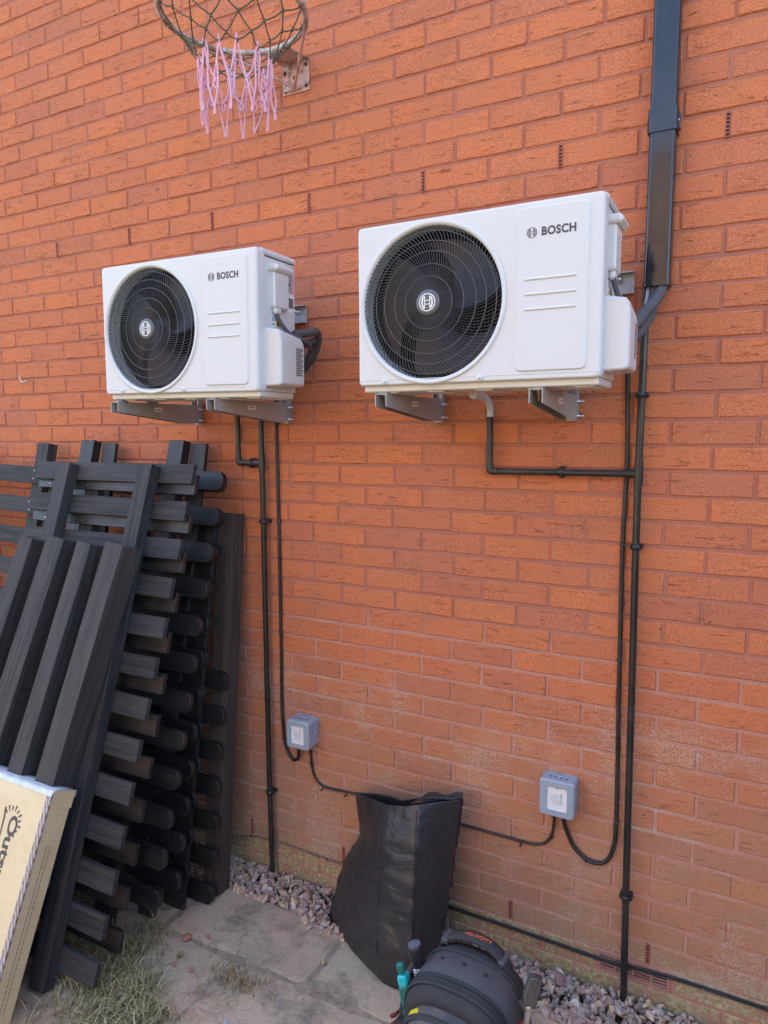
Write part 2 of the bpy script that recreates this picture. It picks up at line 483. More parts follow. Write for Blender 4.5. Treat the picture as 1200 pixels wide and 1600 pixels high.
sheet('joint_sand', -1.9, 1.14, -1.063, -.185, -.0035, M['joint'], 60, 40, .003)
paving = tag(link('paving', None), kind='structure')
def slab(x0, x1, y0, y1, z=0.0, rz=0.0, tilt=(0, 0)):
    cx, cy = (x0 + x1) / 2, (y0 + y1) / 2
    m = MB(); hx, hy = (x1 - x0) / 2, (y1 - y0) / 2
    nx, ny = 26, 18
    vs = []; fs = []
    for j in range(ny + 1):
        for i in range(nx + 1):
            x = -hx + 2 * hx * i / nx; y = -hy + 2 * hy * j / ny
            e = min(hx - abs(x), hy - abs(y))
            ed = .002 * mnoise.noise(Vector(((x + cx) * 40, (y + cy) * 40, 0)))
            zz = .0022 * mnoise.noise(Vector(((x + cx) * 9, (y + cy) * 9, 3))) - (.004 + abs(ed) if e < .001 else 0)
            vs.append((x + (ed if e < .001 else 0), y + (ed if e < .001 else 0), zz))
    q = lambda i, j: j * (nx + 1) + i
    fs = [(q(i, j), q(i + 1, j), q(i + 1, j + 1), q(i, j + 1)) for j in range(ny) for i in range(nx)]
    m.add(vs, fs, True)
    rim = [q(i, 0) for i in range(nx)] + [q(nx, j) for j in range(ny)] + [q(i, ny) for i in range(nx, 0, -1)] + [q(0, j) for j in range(ny, 0, -1)]
    low = [(vs[k][0], vs[k][1], -.042) for k in rim]
    m.add([vs[k] for k in rim] + low, [(k, (k + 1) % len(rim), len(rim) + (k + 1) % len(rim), len(rim) + k) for k in range(len(rim))])
    return m.obj('paving_slab', M['paving'], paving, (cx, cy, z), (R(tilt[0]), R(tilt[1]), R(rz)), fix=False)
g_ = .002
slab(-1.28, -.677 - g_, -.457, -.172, .001, 0, (.12, .1))
slab(-.677, -.08, -.4575, -.180, -.002, .1, (0, -.15))
slab(-.08 + g_, .53, -.4575, -.172, -.001, -.4, (.1, .1))
slab(.53 + g_, 1.13, -.4575, -.175, .0, .2)
slab(-1.52, -.945 - g_, -1.06, -.4605, -.001, .05, (.1, .1))
slab(-.945, -.345 - g_, -1.06, -.4605, .001, -.2, (-.1, .12))
slab(-.345, .255 - g_, -1.06, -.4605, -.002, .25)
slab(.255, .855, -1.06, -.4605, .0, -.2)
slab(-.65, -.05, -1.67, -1.068, 0, .2)
slab(-.05 + g_, .55, -1.67, -1.068, -.001, -.15)
slab(.55 + g_, 1.15, -1.67, -1.068, .001, .1)
slab(-1.88, -1.29, -.4575, -.172, -.004, .4)

# ------------------------------------------------------------------ the house wall
house = thing('house_wall', 'red brick side wall of the house behind everything', 'brick wall')
Z0 = 2.6                                       # height of the bed joint under the upper weep vents
COURSE = .075
BX0, BX1 = -5.0, 2.2
m = MB(); m.box((BX0, .0036, -.12), (BX1, .2, 4.25)); m.obj('mortar', M['mortar'], house)
# bricks: several cut shapes, each with its own edge wear
def brick_mesh(L, k):
    r_ = random.Random(k * 97 + int(L * 1000))
    a = MB()
    hx, hz = L / 2, .0325
    nx, nz = (5, 1)
    bev = .0028
    top = []
    xs = [-hx + L * i / nx for i in range(nx + 1)]
    front = []; edge = []
    for i, x in enumerate(xs):
        xi = x + (bev if i == 0 else -bev if i == nx else 0)
        jz = lambda: r_.uniform(-.0011, .0011)
        jy = lambda: r_.uniform(-.0008, .0008)
        zt, zb = hz + jz(), -hz + jz()
        edge.append(((x + r_.uniform(-.001, .001) * (i in (0, nx)), bev, zb), (x + r_.uniform(-.001, .001) * (i in (0, nx)), bev, zt)))
        front.append(((xi, jy(), zb + bev), (xi, jy(), zt - bev)))
    vs = []; n = nx + 1
    for i in range(n): vs += [edge[i][0], front[i][0], front[i][1], edge[i][1]]
    for i in range(n): vs += [(edge[i][0][0], .03, edge[i][0][2]), (edge[i][1][0], .03, edge[i][1][2])]
    fs = []
    for i in range(nx):
        o, p = i * 4, i * 4 + 4
        fs += [(o, p, p + 1, o + 1), (o + 1, p + 1, p + 2, o + 2), (o + 2, p + 2, p + 3, o + 3)]
        b0, b1 = 4 * n + 2 * i, 4 * n + 2 * i + 2
        fs += [(o + 3, p + 3, b1 + 1, b0 + 1), (b0, b1, p, o)]
    e = (n - 1) * 4; be = 4 * n + 2 * (n - 1)
    fs += [(0, 1, 2, 3), (e + 3, e + 2, e + 1, e), (0, 3, 4 * n + 1, 4 * n), (e, be, be + 1, e + 3)]
    a.add(vs, fs)
    return a
VAR = {}
def brick_var(L, k):
    if (L, k) not in VAR:
        b = brick_mesh(L, k); VAR[(L, k)] = (b, b.mesh('brick', M['brick']))
    return VAR[(L, k)]
VENT_TOP = [-2.70, -2.25, -1.80, -1.35, -.90, -.45, 0.0, .45, .90]
VENT_LOW = [-2.1375, -1.6875, -1.2375, -.7875, -.1125, .3375, .7875]
AIR = (.185, .408)
bricks = []
c_lo, c_hi = -36, 21
for c in range(c_lo, c_hi + 1):
    zc = Z0 + COURSE * c + COURSE / 2
    # wall below ground level is left out
    if zc < -.06: continue
    par = (c % 2) * .1125
    k0 = int((BX0 - 0) / .225) - 1
    shift = random.uniform(-.006, .006)
    for k in range(k0, int(BX1 / .225) + 2):
        xl = k * .225 + par + .005; xr = xl + .215
        if xr < BX0 or xl > BX1: continue
        if c == -34 and xl < .30 < xr + .1 and xr > AIR[0] and xl < AIR[1]:
            continue
        if c == 0 or c == -33:
            pass
        xa = xl + random.uniform(-.0022, .0022) + shift * (c not in (0, -33)); xb = xr + random.uniform(-.0022, .0022) + shift * (c not in (0, -33))
        bricks.append((c, (xa + xb) / 2, zc + random.uniform(-.0012, .0012), random.randrange(10), random.uniform(-.0016, .0016), random.uniform(-.35, .35), random.uniform(-.5, .5)))
# how large each shows in the picture
camM = cam.matrix_world.inverted()
FPX = 1080.7
def px(p):
    q = camM @ Vector(p)
    return (600 + FPX * q.x / -q.z, 800 - FPX * q.y / -q.z) if q.z < -.05 else None
HIDE = [(160, 390, 455, 610), (560, 350, 950, 600), (-50, 870, 330, 1500), (560, 1255, 700, 1500), (1012, -50, 1050, 440)]
def shows(b):
    x, z = b[1], b[2]
    cs = [px((x + dx, 0, z + dz)) for dx, dz in ((-.107, -.032), (.107, -.032), (.107, .032), (-.107, .032))]
    if any(q is None for q in cs): return 0
    vis = 0
    for i in range(5):
        for j in range(2):
            q = px((x - .09 + .045 * i, 0, z - .015 + .03 * j))
            if 0 < q[0] < 1200 and 0 < q[1] < 1600 and not any(h[0] < q[0] < h[2] and h[1] < q[1] < h[3] for h in HIDE): vis += 1
    ar = abs(sum(cs[i][0] * cs[(i + 1) % 4][1] - cs[(i + 1) % 4][0] * cs[i][1] for i in range(4))) / 2
    return ar * vis / 10
order = sorted(bricks, key=shows, reverse=True)
for b in order[:300]:
    c, x, z, k, dy, rx, rz = b
    link('brick', brick_var(.2165, k)[1], house, (x, dy, z), (R(rx), 0, R(rz)))
rest = MB()
for b in order[300:]:
    c, x, z, k, dy, rx, rz = b
    src = brick_var(.2165, k)[0]
    Mx = Matrix.Translation((x, dy, z)) @ Matrix.Rotation(R(rz), 4, 'Z') @ Matrix.Rotation(R(rx), 4, 'X')
    rest.add([tuple(Mx @ Vector(p)) for p in src.v], src.f)
tag(rest.obj('brickwork', M['brick'], house), kind='stuff')
# closer pieces either side of the air brick
m = MB()
for x0, x1 in ((.0, .175), (.418, .675)):
    m.box((x0 + .005 if x0 else .005, 0, Z0 - 34 * COURSE + .005), (x1, .03, Z0 - 33 * COURSE - .005), .0028)
m.obj('cut_brick', M['brick'], house)
# the upper wall and gable, out of the picture, and the roof
m = MB(); m.box((-9, .003, 4.25), (7, .25, 5.4)); m.box((-9, .003, -.12), (BX0, .2, 4.25)); m.box((BX1, .003, -.12), (7, .2, 4.25))
m.box((-9, .25, -.12), (7, 7, 5.4))
m.obj('upper_wall', M['brick'], house)
m = MB(); m.add([(-9.2, -.3, 5.4), (7.2, -.3, 5.4), (7.2, 7.3, 5.4), (-9.2, 7.3, 5.4), (-9.2, 3.5, 7.4), (7.2, 3.5, 7.4)], [(0, 1, 5, 4), (2, 3, 4, 5), (0, 4, 3), (1, 2, 5), (0, 3, 2, 1)])
m.obj('roof', simple('roof_tile', (.16, .09, .07), .85, var=.3), house)
# weep vents: little red plastic ladders in perpend joints
def weep():
    v = MB()
    for s in (-1, 1): v.box((s * .0048 - .0011, -.0032, -.0335), (s * .0048 + .0011, .008, .0335), .0004)
    for i in range(7):
        z = -.031 + i * .0103
        v.box((-.0042, -.0026, z - .0017), (.0042, .004, z + .0017), .0004)
    return v.mesh('weep_vent', M['terracotta'])
wm = weep()
slot = MB(); slot.box((-.0044, .0008, -.0325), (.0044, .0038, .0325)); slot_me = slot.mesh('vent_slot', M['dark'])
for xs, c in ((VENT_TOP, 0), (VENT_LOW, -33)):
    for x in xs:
        z = Z0 + COURSE * c + COURSE / 2
        o = link('weep_vent', wm, house, (x, 0, z)); link('vent_slot', slot_me, o)
# terracotta air brick, slotted
M['airbrick'] = simple('dusty_terracotta', (.40, .20, .15), .9, var=.2, bump=.3)
a0, a1 = AIR; za, zb = Z0 - 34 * COURSE + .004, Z0 - 33 * COURSE - .004
ab = MB()
ab.box((a0, -.001, zb - .008), (a1, .03, zb), .001); ab.box((a0, -.001, za), (a1, .03, za + .008), .001)
for x in (a0, a1 - .010): ab.box((x, -.0015, za + .008), (x + .010, .03, zb - .008), .001)
for i in range(1, 4):
    x = a0 + (a1 - a0) * i / 4; ab.box((x - .003, -.001, za + .008), (x + .003, .03, zb - .008), .0008)
for i in range(5):
    z = za + .008 + (i + .5) * (zb - za - .016) / 5
    ab.box((a0 + .01, .0005, z - .0026), (a1 - .01, .03, z + .0026), .0008)
abo = ab.obj('air_brick', M['airbrick'], house)
m = MB(); m.box((a0 + .002, .0026, za + .002), (a1 - .002, .0034, zb - .002)); m.obj('vent_slot', M['dark'], abo)

# neighbouring building across the garden: only its reflection and bounce light reach the picture
m = MB(); m.box((-12, -15, 0), (8, -11, 6.6))
nb = NT('neighbour_brick'); _P = nb.pos('world'); bt = nb.node('ShaderNodeTexBrick')
bt.inputs['Color1'].default_value = (.34, .225, .15, 1); bt.inputs['Color2'].default_value = (.29, .18, .12, 1); bt.inputs['Mortar'].default_value = (.3, .22, .17, 1)
bt.inputs['Scale'].default_value = 4.4; nb.l(nb.mapping(_P, (1, 1, 1)), bt.inputs['Vector'])
M['nb'] = nb.set(bt.outputs['Color'], .9)
nbo = m.obj('neighbouring_house', M['nb']); tag(nbo, kind='structure')
m = MB()  # board fence out of view, added to dim the light from the right
for i in range(60): m.box((2.55 + .008 * (i % 2), -.1 - .15 * i - .146, 0), (2.57 + .008 * (i % 2), -.1 - .15 * i, 1.85))
tag(m.obj('added_shade_fence', M['picket']), kind='structure')

# ------------------------------------------------------------------ heat pump outdoor units
UW, UH, UD = .670, .440, .205
def make_unit():
    u = thing('outdoor_unit', 'white outdoor unit hung above the stacked fence panels', 'heat pump', group='white outdoor units on the wall')
    fc = (.221, 0, .2185)                       # fan centre
    RO = .2108
    # casing shell behind the front panel
    m = MB(); q_ = UW - .004
    m.box((.004, .030, .010), (.007, UD, UH - .020), .001); m.box((q_ - .003, .030, .010), (q_, UD, UH - .020), .001)
    m.box((.0072, UD - .003, .010), (q_ - .0032, UD, UH - .020), .001)
    m.box((.0072, .030, .010), (q_ - .0032, UD - .0032, .013), .001); m.box((.0072, .030, UH - .023), (q_ - .0032, UD - .0032, UH - .020), .001)
    m.obj('casing', M['white'], u)
    # front panel with the round opening
    m = MB(); n = 96
    def to_rect(a, x0, x1, z0, z1, rc):
        dx, dz = math.cos(a), math.sin(a)
        tx = ((x1 - fc[0]) / dx if dx > 1e-9 else (x0 - fc[0]) / dx if dx < -1e-9 else 1e9)
        tz = ((z1 - fc[2]) / dz if dz > 1e-9 else (z0 - fc[2]) / dz if dz < -1e-9 else 1e9)
        t = min(tx, tz); x, z = fc[0] + dx * t, fc[2] + dz * t
        for cx, cz in ((x0 + rc, z0 + rc), (x0 + rc, z1 - rc), (x1 - rc, z0 + rc), (x1 - rc, z1 - rc)):
            if (x - cx) * (1 if cx > UW / 2 else -1) > 0 and (z - cz) * (1 if cz > UH / 2 else -1) > 0:
                d = Vector((x - cx, z - cz))
                if d.length > rc: d = d.normalized() * rc; x, z = cx + d.x, cz + d.y
        return x, z
    angs = sorted(set([2 * math.pi * i / n for i in range(n)] + [math.atan2(z - fc[2], x - fc[0]) % (2 * math.pi) for x in (0, .01, .02, UW - .02, UW - .01, UW) for z in (0, .01, .02, UH - .02, UH - .01, UH)]))
    n = len(angs)
    rings = []
    rings.append([(fc[0] + RO * math.cos(a), .022, fc[2] + RO * math.sin(a)) for a in angs])
    rings.append([(fc[0] + RO * math.cos(a), 0, fc[2] + RO * math.sin(a)) for a in angs])
    for ins, y in ((.0085, 0), (.0045, .0015), (.0016, .005), (0, .011)):
        rings.append([(lambda p: (p[0], y, p[1]))(to_rect(a, ins, UW - ins, ins * .6 + .006, UH - ins, .010)) for a in angs])
    rings.append([(lambda p: (p[0], .040, p[1]))(to_rect(a, 0, UW, .006, UH, .010)) for a in angs])
    vs = [p for r_ in rings for p in r_]
    fs = [(i * n + k, i * n + (k + 1) % n, (i + 1) * n + (k + 1) % n, (i + 1) * n + k) for i in range(len(rings) - 1) for k in range(n)]
    m.add(vs, fs); fp = m.obj('front_panel', M['white'], u)
    for p in fp.data.polygons: p.use_smooth = False
    # pressed line just above the lower edge, with two screw bosses
    m = MB(); m.box((.004, -.0012, .0205), (UW - .004, .003, .0225), .0008); m.obj('panel_bead', M['panel_edge'], u)
    for x in (.086, .365):
        m = MB(); m.lathe([(.0001, -.0035), (.0075, -.0035), (.0095, -.001), (.0095, .002)], (x, 0, .017), 'y', 16)
        s_ = m.obj('screw_boss', M['white'], u)
        m = MB(); m.lathe([(.0001, -.0055), (.0032, -.0055), (.0036, -.0030), (.0036, -.002)], (x, 0, .017), 'y', 12); m.obj('screw', M['steel'], s_)
    # lid
    m = MB(); m.box((.002, .024, UH - .017), (UW + .0015, UD + .003, UH + .002), .006); m.obj('top_cover', M['white'], u)
    m = MB(); m.box((UW - .004, .036, UH - .0195), (UW - .0028, UD, UH - .017)); m.obj('lid_seam', M['print'], u)
    # flared white ring
    m = MB(); m.lathe([(.2130, .001), (.2124, -.0035), (.2095, -.0056), (.2050, -.0052), (.2005, -.002), (.1985, .005), (.1980, .050)], fc, 'y', 96)
    m.obj('fan_ring', M['whiteplastic'], u)
    # dark throat and coil behind the fan
    m = MB(); m.lathe([(.1981, .050), (.1981, .12), (.0005, .12)], fc, 'y', 64); m.obj('fan_throat', M['dark'], u)
    m = MB()
    for i in range(34):
        x = fc[0] - .17 + i * .0103; h = math.sqrt(max(0, .176 ** 2 - (x - fc[0]) ** 2))
        m.box((x - .0012, .105, fc[2] - h), (x + .0012, .1185, fc[2] + h))
    m.obj('coil', M['coil'], u)
    # axial fan, three broad blades
    f_ = MB(); f_.lathe([(.0005, .040), (.040, .042), (.050, .050), (.052, .085)], fc, 'y', 32)
    fan = f_.obj('fan', M['fan'], u)
    for b in range(3):
        bm_ = MB(); vs = []
        nr, na = 8, 10
        for i in range(nr + 1):
            r_ = .045 + (.183 - .045) * i / nr
            sweep = R(38) * (i / nr) ** 1.2
            span = R(62 + 34 * i / nr)
            for j in range(na + 1):
                t = j / na
                a = R(20 + 120 * b) + sweep + span * (t - .5)
                y = .048 + .040 * t + .006 * math.sin(math.pi * t) * (i / nr)
                vs.append((fc[0] + r_ * math.cos(a), y, fc[2] + r_ * math.sin(a)))
        bm_.add(vs, [(i * (na + 1) + j, i * (na + 1) + j + 1, (i + 1) * (na + 1) + j + 1, (i + 1) * (na + 1) + j) for i in range(nr) for j in range(na)], True)
        bm_.obj('blade', M['fan'], fan)
    # guard: swirling wires and rings, slightly domed
    dome = lambda r_: -.010 + .013 * (r_ / .2) ** 2
    g = MB()
    for i in range(108):
        a0 = 2 * math.pi * i / 108; pts = []
        for j in range(8):
            t = j / 7; r_ = .034 + (.1985 - .034) * t
            a = a0 + R(25) * t ** 1.6
            pts.append((fc[0] + r_ * math.cos(a), dome(r_), fc[2] + r_ * math.sin(a)))
        g.tube(pts, [.0009 + .0005 * j / 7 for j in range(8)], 4, cap=False)
    guard = g.obj('fan_guard', M['grille'], u, fix=False)
    for r_ in (.068, .100, .133, .160, .186):
        g = MB(); g.tube([(fc[0] + r_ * math.cos(2 * math.pi * k / 72), dome(r_) - .0012, fc[2] + r_ * math.sin(2 * math.pi * k / 72)) for k in range(73)], .00135, 5, cap=False)
        g.obj('guard_ring', M['ringwire'], guard, fix=False)
    # hub badge with the ringed armature mark
    m = MB(); m.lathe([(.0003, -.0165), (.030, -.0160), (.034, -.0135), (.0345, -.008)], fc, 'y', 40); hub = m.obj('hub_badge', M['hub'], u)
    def emblem(cx, y, cz, r_, th):
        e = MB(); k = 40
        for ro, ri in ((1.0, .88),):
            vs = []; 
            for s in (ro, ri):
                for yy in (y, y + th):
                    vs += [(cx + r_ * s * math.cos(2 * math.pi * i / k), yy, cz + r_ * s * math.sin(2 * math.pi * i / k)) for i in range(k)]
            fs = []
            for i in range(k):
                j = (i + 1) % k
                fs += [(i, j, 2 * k + j, 2 * k + i), (i, k + i, k + j, j), (2 * k + i, 2 * k + j, 3 * k + j, 3 * k + i)]
            e.add(vs, fs)
        # H-shaped anchor: two bowed uprights and two bars
        for s in (-1, 1):
            arc = [(cx + s * r_ * (.30 + .42 * math.cos(R(a))), cz + r_ * .72 * math.sin(R(a))) for a in range(-78, 79, 13)]
            arc2 = [(cx + s * r_ * (.30 + .22 * math.cos(R(a))), cz + r_ * .50 * math.sin(R(a))) for a in range(-78, 79, 13)]
            vs = [(p[0], y, p[1]) for p in arc] + [(p[0], y, p[1]) for p in arc2]; q = len(arc)
            e.add(vs, [(i, i + 1, q + i + 1, q + i) for i in range(q - 1)])
            e.box((cx + s * r_ * .26, y, cz - r_ * .70), (cx + s * r_ * .38, y + th, cz + r_ * .70))
            e.box((cx - r_ * .30, y, cz + s * r_ * .20 - r_ * .045), (cx + r_ * .30, y + th, cz + s * r_ * .20 + r_ * .045))
        return e
    emblem(fc[0], -.0172, fc[2], .0235, .0006).obj('emblem', M['whiteprint'], hub)
    # raised service panel with three pressed ribs, emblem and lettering
    m = MB(); m.prism(rrect(.4565, .636, .027, .424, .016), -.0042, .002, 'y', .0036)
    sp = m.obj('service_panel', M['white'], u)
    for z in (.252, .2155, .179):
        m = MB(); m.prism(rrect(.479, .608, z - .0036, z + .0036, .0034, 3), -.0072, -.004, 'y', .0026); m.obj('rib', M['white'], sp)
    emblem(.4965, -.0047, .3625, .0128, .0005).obj('emblem', M['print'], sp)
    me = fit_text(text_mesh('BOSCH', .03, .0011, .0002, 1.08), .0835, .0212); me.materials.append(M['print'])
    link('lettering', me, sp, (.5205, -.0046, .3525), (R(90), 0, 0))
    # base pan under the casing
    m = MB(); m.box((.010, .018, -.010), (UW - .008, UD - .004, .010), .003)
    for x in (.06, .2, .34, .48, .6): m.box((x, .03, -.014), (x + .05, UD - .02, -.009), .002)
    m.obj('base_pan', M['panel_edge'], u)
    # right-hand side: edge trim, carrying handle, valve cover, labels
    S = UW - .004
    m = MB(); m.box((S - .002, .040, .012), (S + .0015, .047, UH - .022), .0008); m.obj('side_trim', M['white'], u)
    hb = MB()
    hb.prism(rrect(.070, .150, .268, .385, .010, 4), S + .019, S - .001, 'x', .005)
    hd = hb.obj('side_handle', M['whiteplastic'], u)
    m = MB(); m.prism(rrect(.062, .158, .378, .402, .009, 4), S + .034, S - .001, 'x', .008); m.obj('handle_lip', M['whiteplastic'], hd)
    m = MB(); m.prism(rrect(.074, .146, .352, .376, .006, 3), S + .0195, S + .0185, 'x'); m.obj('finger_recess', M['panel_edge'], hd)
    m = MB(); m.box((S, .078, .250), (S + .017, .112, .274), .006); m.obj('cable_gland', M['whiteplastic'], hd)
    # valve cover: bulging box with a sloping top
    v = MB(); y0, y1 = .036, .176; zt, zb2 = .205, .024; D = .062
    outer = [(y0 + .004, zb2), (y1 - .004, zb2), (y1, zb2 + .004), (y1, zt - .03), (y1 - .010, zt - .018), (y0 + .010, zt), (y0, zt - .008), (y0, zb2 + .004)]
    inner = [(y0 + .014, zb2 + .010), (y1 - .014, zb2 + .010), (y1 - .010, zb2 + .016), (y1 - .010, zt - .062), (y1 - .018, zt - .052), (y0 + .020, zt - .036), (y0 + .011, zt - .042), (y0 + .011, zb2 + .016)]
    mid = [((a[0] * .35 + b[0] * .65) if 0 else a[0] + (b[0] - a[0]) * .22, a[1] + (b[1] - a[1]) * .22) for a, b in zip(outer, inner)]
    k = 8
    vs = [(S - .001, p, q) for p, q in outer] + [(S + .006, p, q) for p, q in outer] + [(S + D - .012, p, q) for p, q in mid] + [(S + D - .004, a[0] + (b[0] - a[0]) * .5, a[1] + (b[1] - a[1]) * .5) for a, b in zip(outer, inner)] + [(S + D, p, q) for p, q in inner]
    fs = [(r_ * k + i, r_ * k + (i + 1) % k, (r_ + 1) * k + (i + 1) % k, (r_ + 1) * k + i) for r_ in range(4) for i in range(k)] + [tuple(range(4 * k, 5 * k))]
    v.add(vs, fs); vc = v.obj('valve_cover', M['whiteplastic'], u)
    m = MB()
    for i in range(16): m.box((S + D - .0005, .122, .06 + i * .0055), (S + D + .0004, .160 - .008 * (i % 3 == 1), .0635 + i * .0055))
    m.obj('pressed_marks', M['hub'], vc)
    for y, z in ((.046, .020), (.060, .050), (.052, .030)):
        m = MB(); m.lathe([(.0002, .0035), (.003, .003), (.0036, 0)], (S, y, z), 'x', 10); m.obj('screw', M['steel'], u)
    m = MB(); m.box((S, .160, .330), (S + .0008, .199, .415)); rl = m.obj('rating_label', M['label_pink'], u)
    m = MB()
    for i in range(9):
        m.box((S + .0008, .163, .338 + i * .008), (S + .0011, .163 + .030 * (.45 + .55 * ((i * 37) % 10) / 10), .3395 + i * .008 + (.003 if i in (2, 6) else 0)))
    m.obj('label_print', M['print'], rl)
    m = MB(); m.box((S, .163, .268), (S + .0008, .199, .322)); bl = m.obj('barcode_label', M['label_white'], u)
    m = MB()
    for i in range(12): m.box((S + .0008, .167 + i * .0024, .282), (S + .0011, .1682 + i * .0024 + .0006 * (i % 3), .314))
    m.obj('bars', M['print'], bl)
    m = MB(); m.box((S, .076, .215), (S + .0008, .094, .246)); b2 = m.obj('pictogram_label', M['label_white'], u)
    m = MB(); m.box((S + .0008, .078, .218), (S + .0011, .092, .222)); m.box((S + .0008, .080, .228), (S + .0011, .083, .243)); m.box((S + .0008, .086, .230), (S + .0011, .091, .242)); m.obj('print', M['label_blue'], b2)
    m = MB(); m.box((S, .100, .214), (S + .0008, .122, .234)); b3 = m.obj('warning_label', M['label_yellow'], u)
    m = MB(); m.add([(S + .0011, .103, .217), (S + .0011, .119, .217), (S + .0011, .111, .231)], [(0, 1, 2)]); m.obj('print', M['print'], b3)
    return u
unit = make_unit()
unit.location = (-1.479, -.440, 1.947); unit.rotation_euler = (0, R(.7), 0)
unit2 = copy_thing(unit, (-.453, -.440, 1.941), (0, 0, 0), 'white outdoor unit beside the black trunking, nearer of the two')

# ------------------------------------------------------------------ wall brackets
def make_bracket(xr, xl, ztop, dx_end, label):
    br = thing('wall_bracket', label, 'bracket', (xr, 0, ztop), group='steel brackets under the outdoor units')
    L = xl - xr
    # channel across the top, on the wall, its right end shows past the unit
    m = MB(); x0, x1 = L - .10, dx_end
    m.box((x0, -.0035, .288), (x1, -.0015, .351)); m.box((x0, -.022, .348), (x1, -.0037, .351)); m.box((x0, -.022, .288), (x1, -.0037, .2905))
    m.box((x0, -.0062, .289), (x1 - .012, -.0036, .318), .001)
    cb = m.obj('crossbar', M['galv'], br)
    m = MB(); m.lathe([(.0004, -.020), (.005, -.020), (.0065, -.014), (.0065, -.0062), (.010, -.0061), (.010, -.0036)], (x1 - .040, 0, .331), 'y', 12); m.obj('bolt', M['steel'], cb)
    for ax in (0.0, L):
        up = MB(); up.box((ax - .036, -.0045, -.076), (ax, -.002, .287)); up.box((ax - .0025, -.03, -.076), (ax, -.0047, .285)); up.box((ax - .036, -.03, -.0), (ax - .0337, -.0047, .285))
        up.obj('upright', M['galv'], br)
        a = MB(); t = .0024; yt = -.432
        web = [(-.031, -.073), (-.10, -.073), (yt, -.036), (yt, 0.0), (-.031, 0.0)]
        a.prism([(p, q) for p, q in web], ax, ax - t, 'x')
        a.prism([(p, q) for p, q in web], ax - .036, ax - .036 + t, 'x')
        a.box((ax - .036 + t, yt + .004, -t), (ax - t, -.031, 0))
        arm = a.obj('arm', M['galv'], br)
        m = MB(); m.box((ax, -.262, -.032), (ax + .0007, -.222, -.016)); st = m.obj('maker_sticker', M['label_white'], arm)
        m = MB(); m.box((ax + .0007, -.257, -.0262), (ax + .001, -.228, -.0215)); m.obj('print', M['label_pink'], st)
        for yb in (-.400, -.255):
            b = MB(); b.lathe([(.0004, -.030), (.0035, -.029), (.0035, -.014), (.0075, -.0135), (.0075, -.006), (.010, -.0055), (.010, -.0025)], (ax - .018, yb, 0), 'z', 10)
            b.obj('bolt', M['brass'], arm)
        for z in (-.018, -.062):
            b = MB(); b.lathe([(.0003, .020), (.003, .0195), (.003, .0075), (.0058, .007), (.0058, .0012), (.0085, .001), (.0085, 0)], (ax, -.020, z), 'x', 10)
            b.obj('bolt', M['steel'], br)
        for yb in (-.400, -.255):
            r_ = MB(); r_.lathe([(.0004, 0.0005), (.022, .0005), (.022, .004), (.014, .010), (.0004, .010)], (ax - .018, yb, 0), 'z', 16); r_.obj('rubber_foot', M['greycable'], br)
    return br
make_bracket(-.991, -1.430, 1.928, .074, 'grey steel bracket under the unit above the fence panels')
make_bracket(.0755, -.368, 1.926, .149, 'grey steel bracket under the unit beside the trunking')

# ------------------------------------------------------------------ cable trunking on the right
t = thing('trunking', 'glossy black rectangular trunking running up the wall', 'trunking', (.291, 0, 2.222))
def trunk_profile(g=0.0):
    w_, d = .0345 + g, .062 + g; r_ = .011
    pts = [(-w_, -.001)]
    for cx, a0 in ((-w_ + r_, 180), (w_ - r_, 270)):
        for i in range(7):
            a = R(a0 + 15 * i); pts.append((cx + r_ * math.cos(a), -d + r_ + r_ * math.sin(a)))
    pts.append((w_, -.001))
    return pts
def trunk(z0, z1, g, name, mat, parent, th=.0022):
    m = MB(); a = trunk_profile(g); b = trunk_profile(g - th); n = len(a)
    vs = [(x, y, z) for z in (z0, z1) for x, y in a] + [(x, y, z) for z in (z0, z1) for x, y in b]
    fs = []
    for i in range(n - 1):
        fs += [(i, i + 1, n + i + 1, n + i), (2 * n + i, 3 * n + i, 3 * n + i + 1, 2 * n + i + 1), (i, 2 * n + i, 2 * n + i + 1, i + 1), (n + i, n + i + 1, 3 * n + i + 1, 3 * n + i)]
    m.add(vs, fs); o = m.obj(name, mat, parent)
    for p in o.data.polygons: p.use_smooth = True
    me = o.data
    try: me.set_sharp_from_angle(angle=R(40))
    except Exception: pass
    return o
trunk(0, .432, 0, 'trunking_cover', M['gloss_black'], t); trunk(.436, 2.02, 0, 'trunking_cover', M['gloss_black'], t)
clip = trunk(.408, .470, .0036, 'joint_clip', M['gloss_black'], t)
for x in (-.0365, .0365):
    m = MB(); m.box((x - .006, -.034, .418), (x + .006, -.010, .462), .002); m.obj('clip_lug', M['gloss_black'], clip)
    m = MB(); m.lathe([(.0003, -.003), (.0035, -.002), (.0042, 0)], (x, -.034, .440), 'y', 10); m.obj('screw', M['steel'], clip)
for x in (-.019, .019):
    m = MB(); m.box((x - .0006, -.0628, .002), (x + .0006, -.0615, 2.0)); m.obj('moulded_line', M['gloss_black'], t)

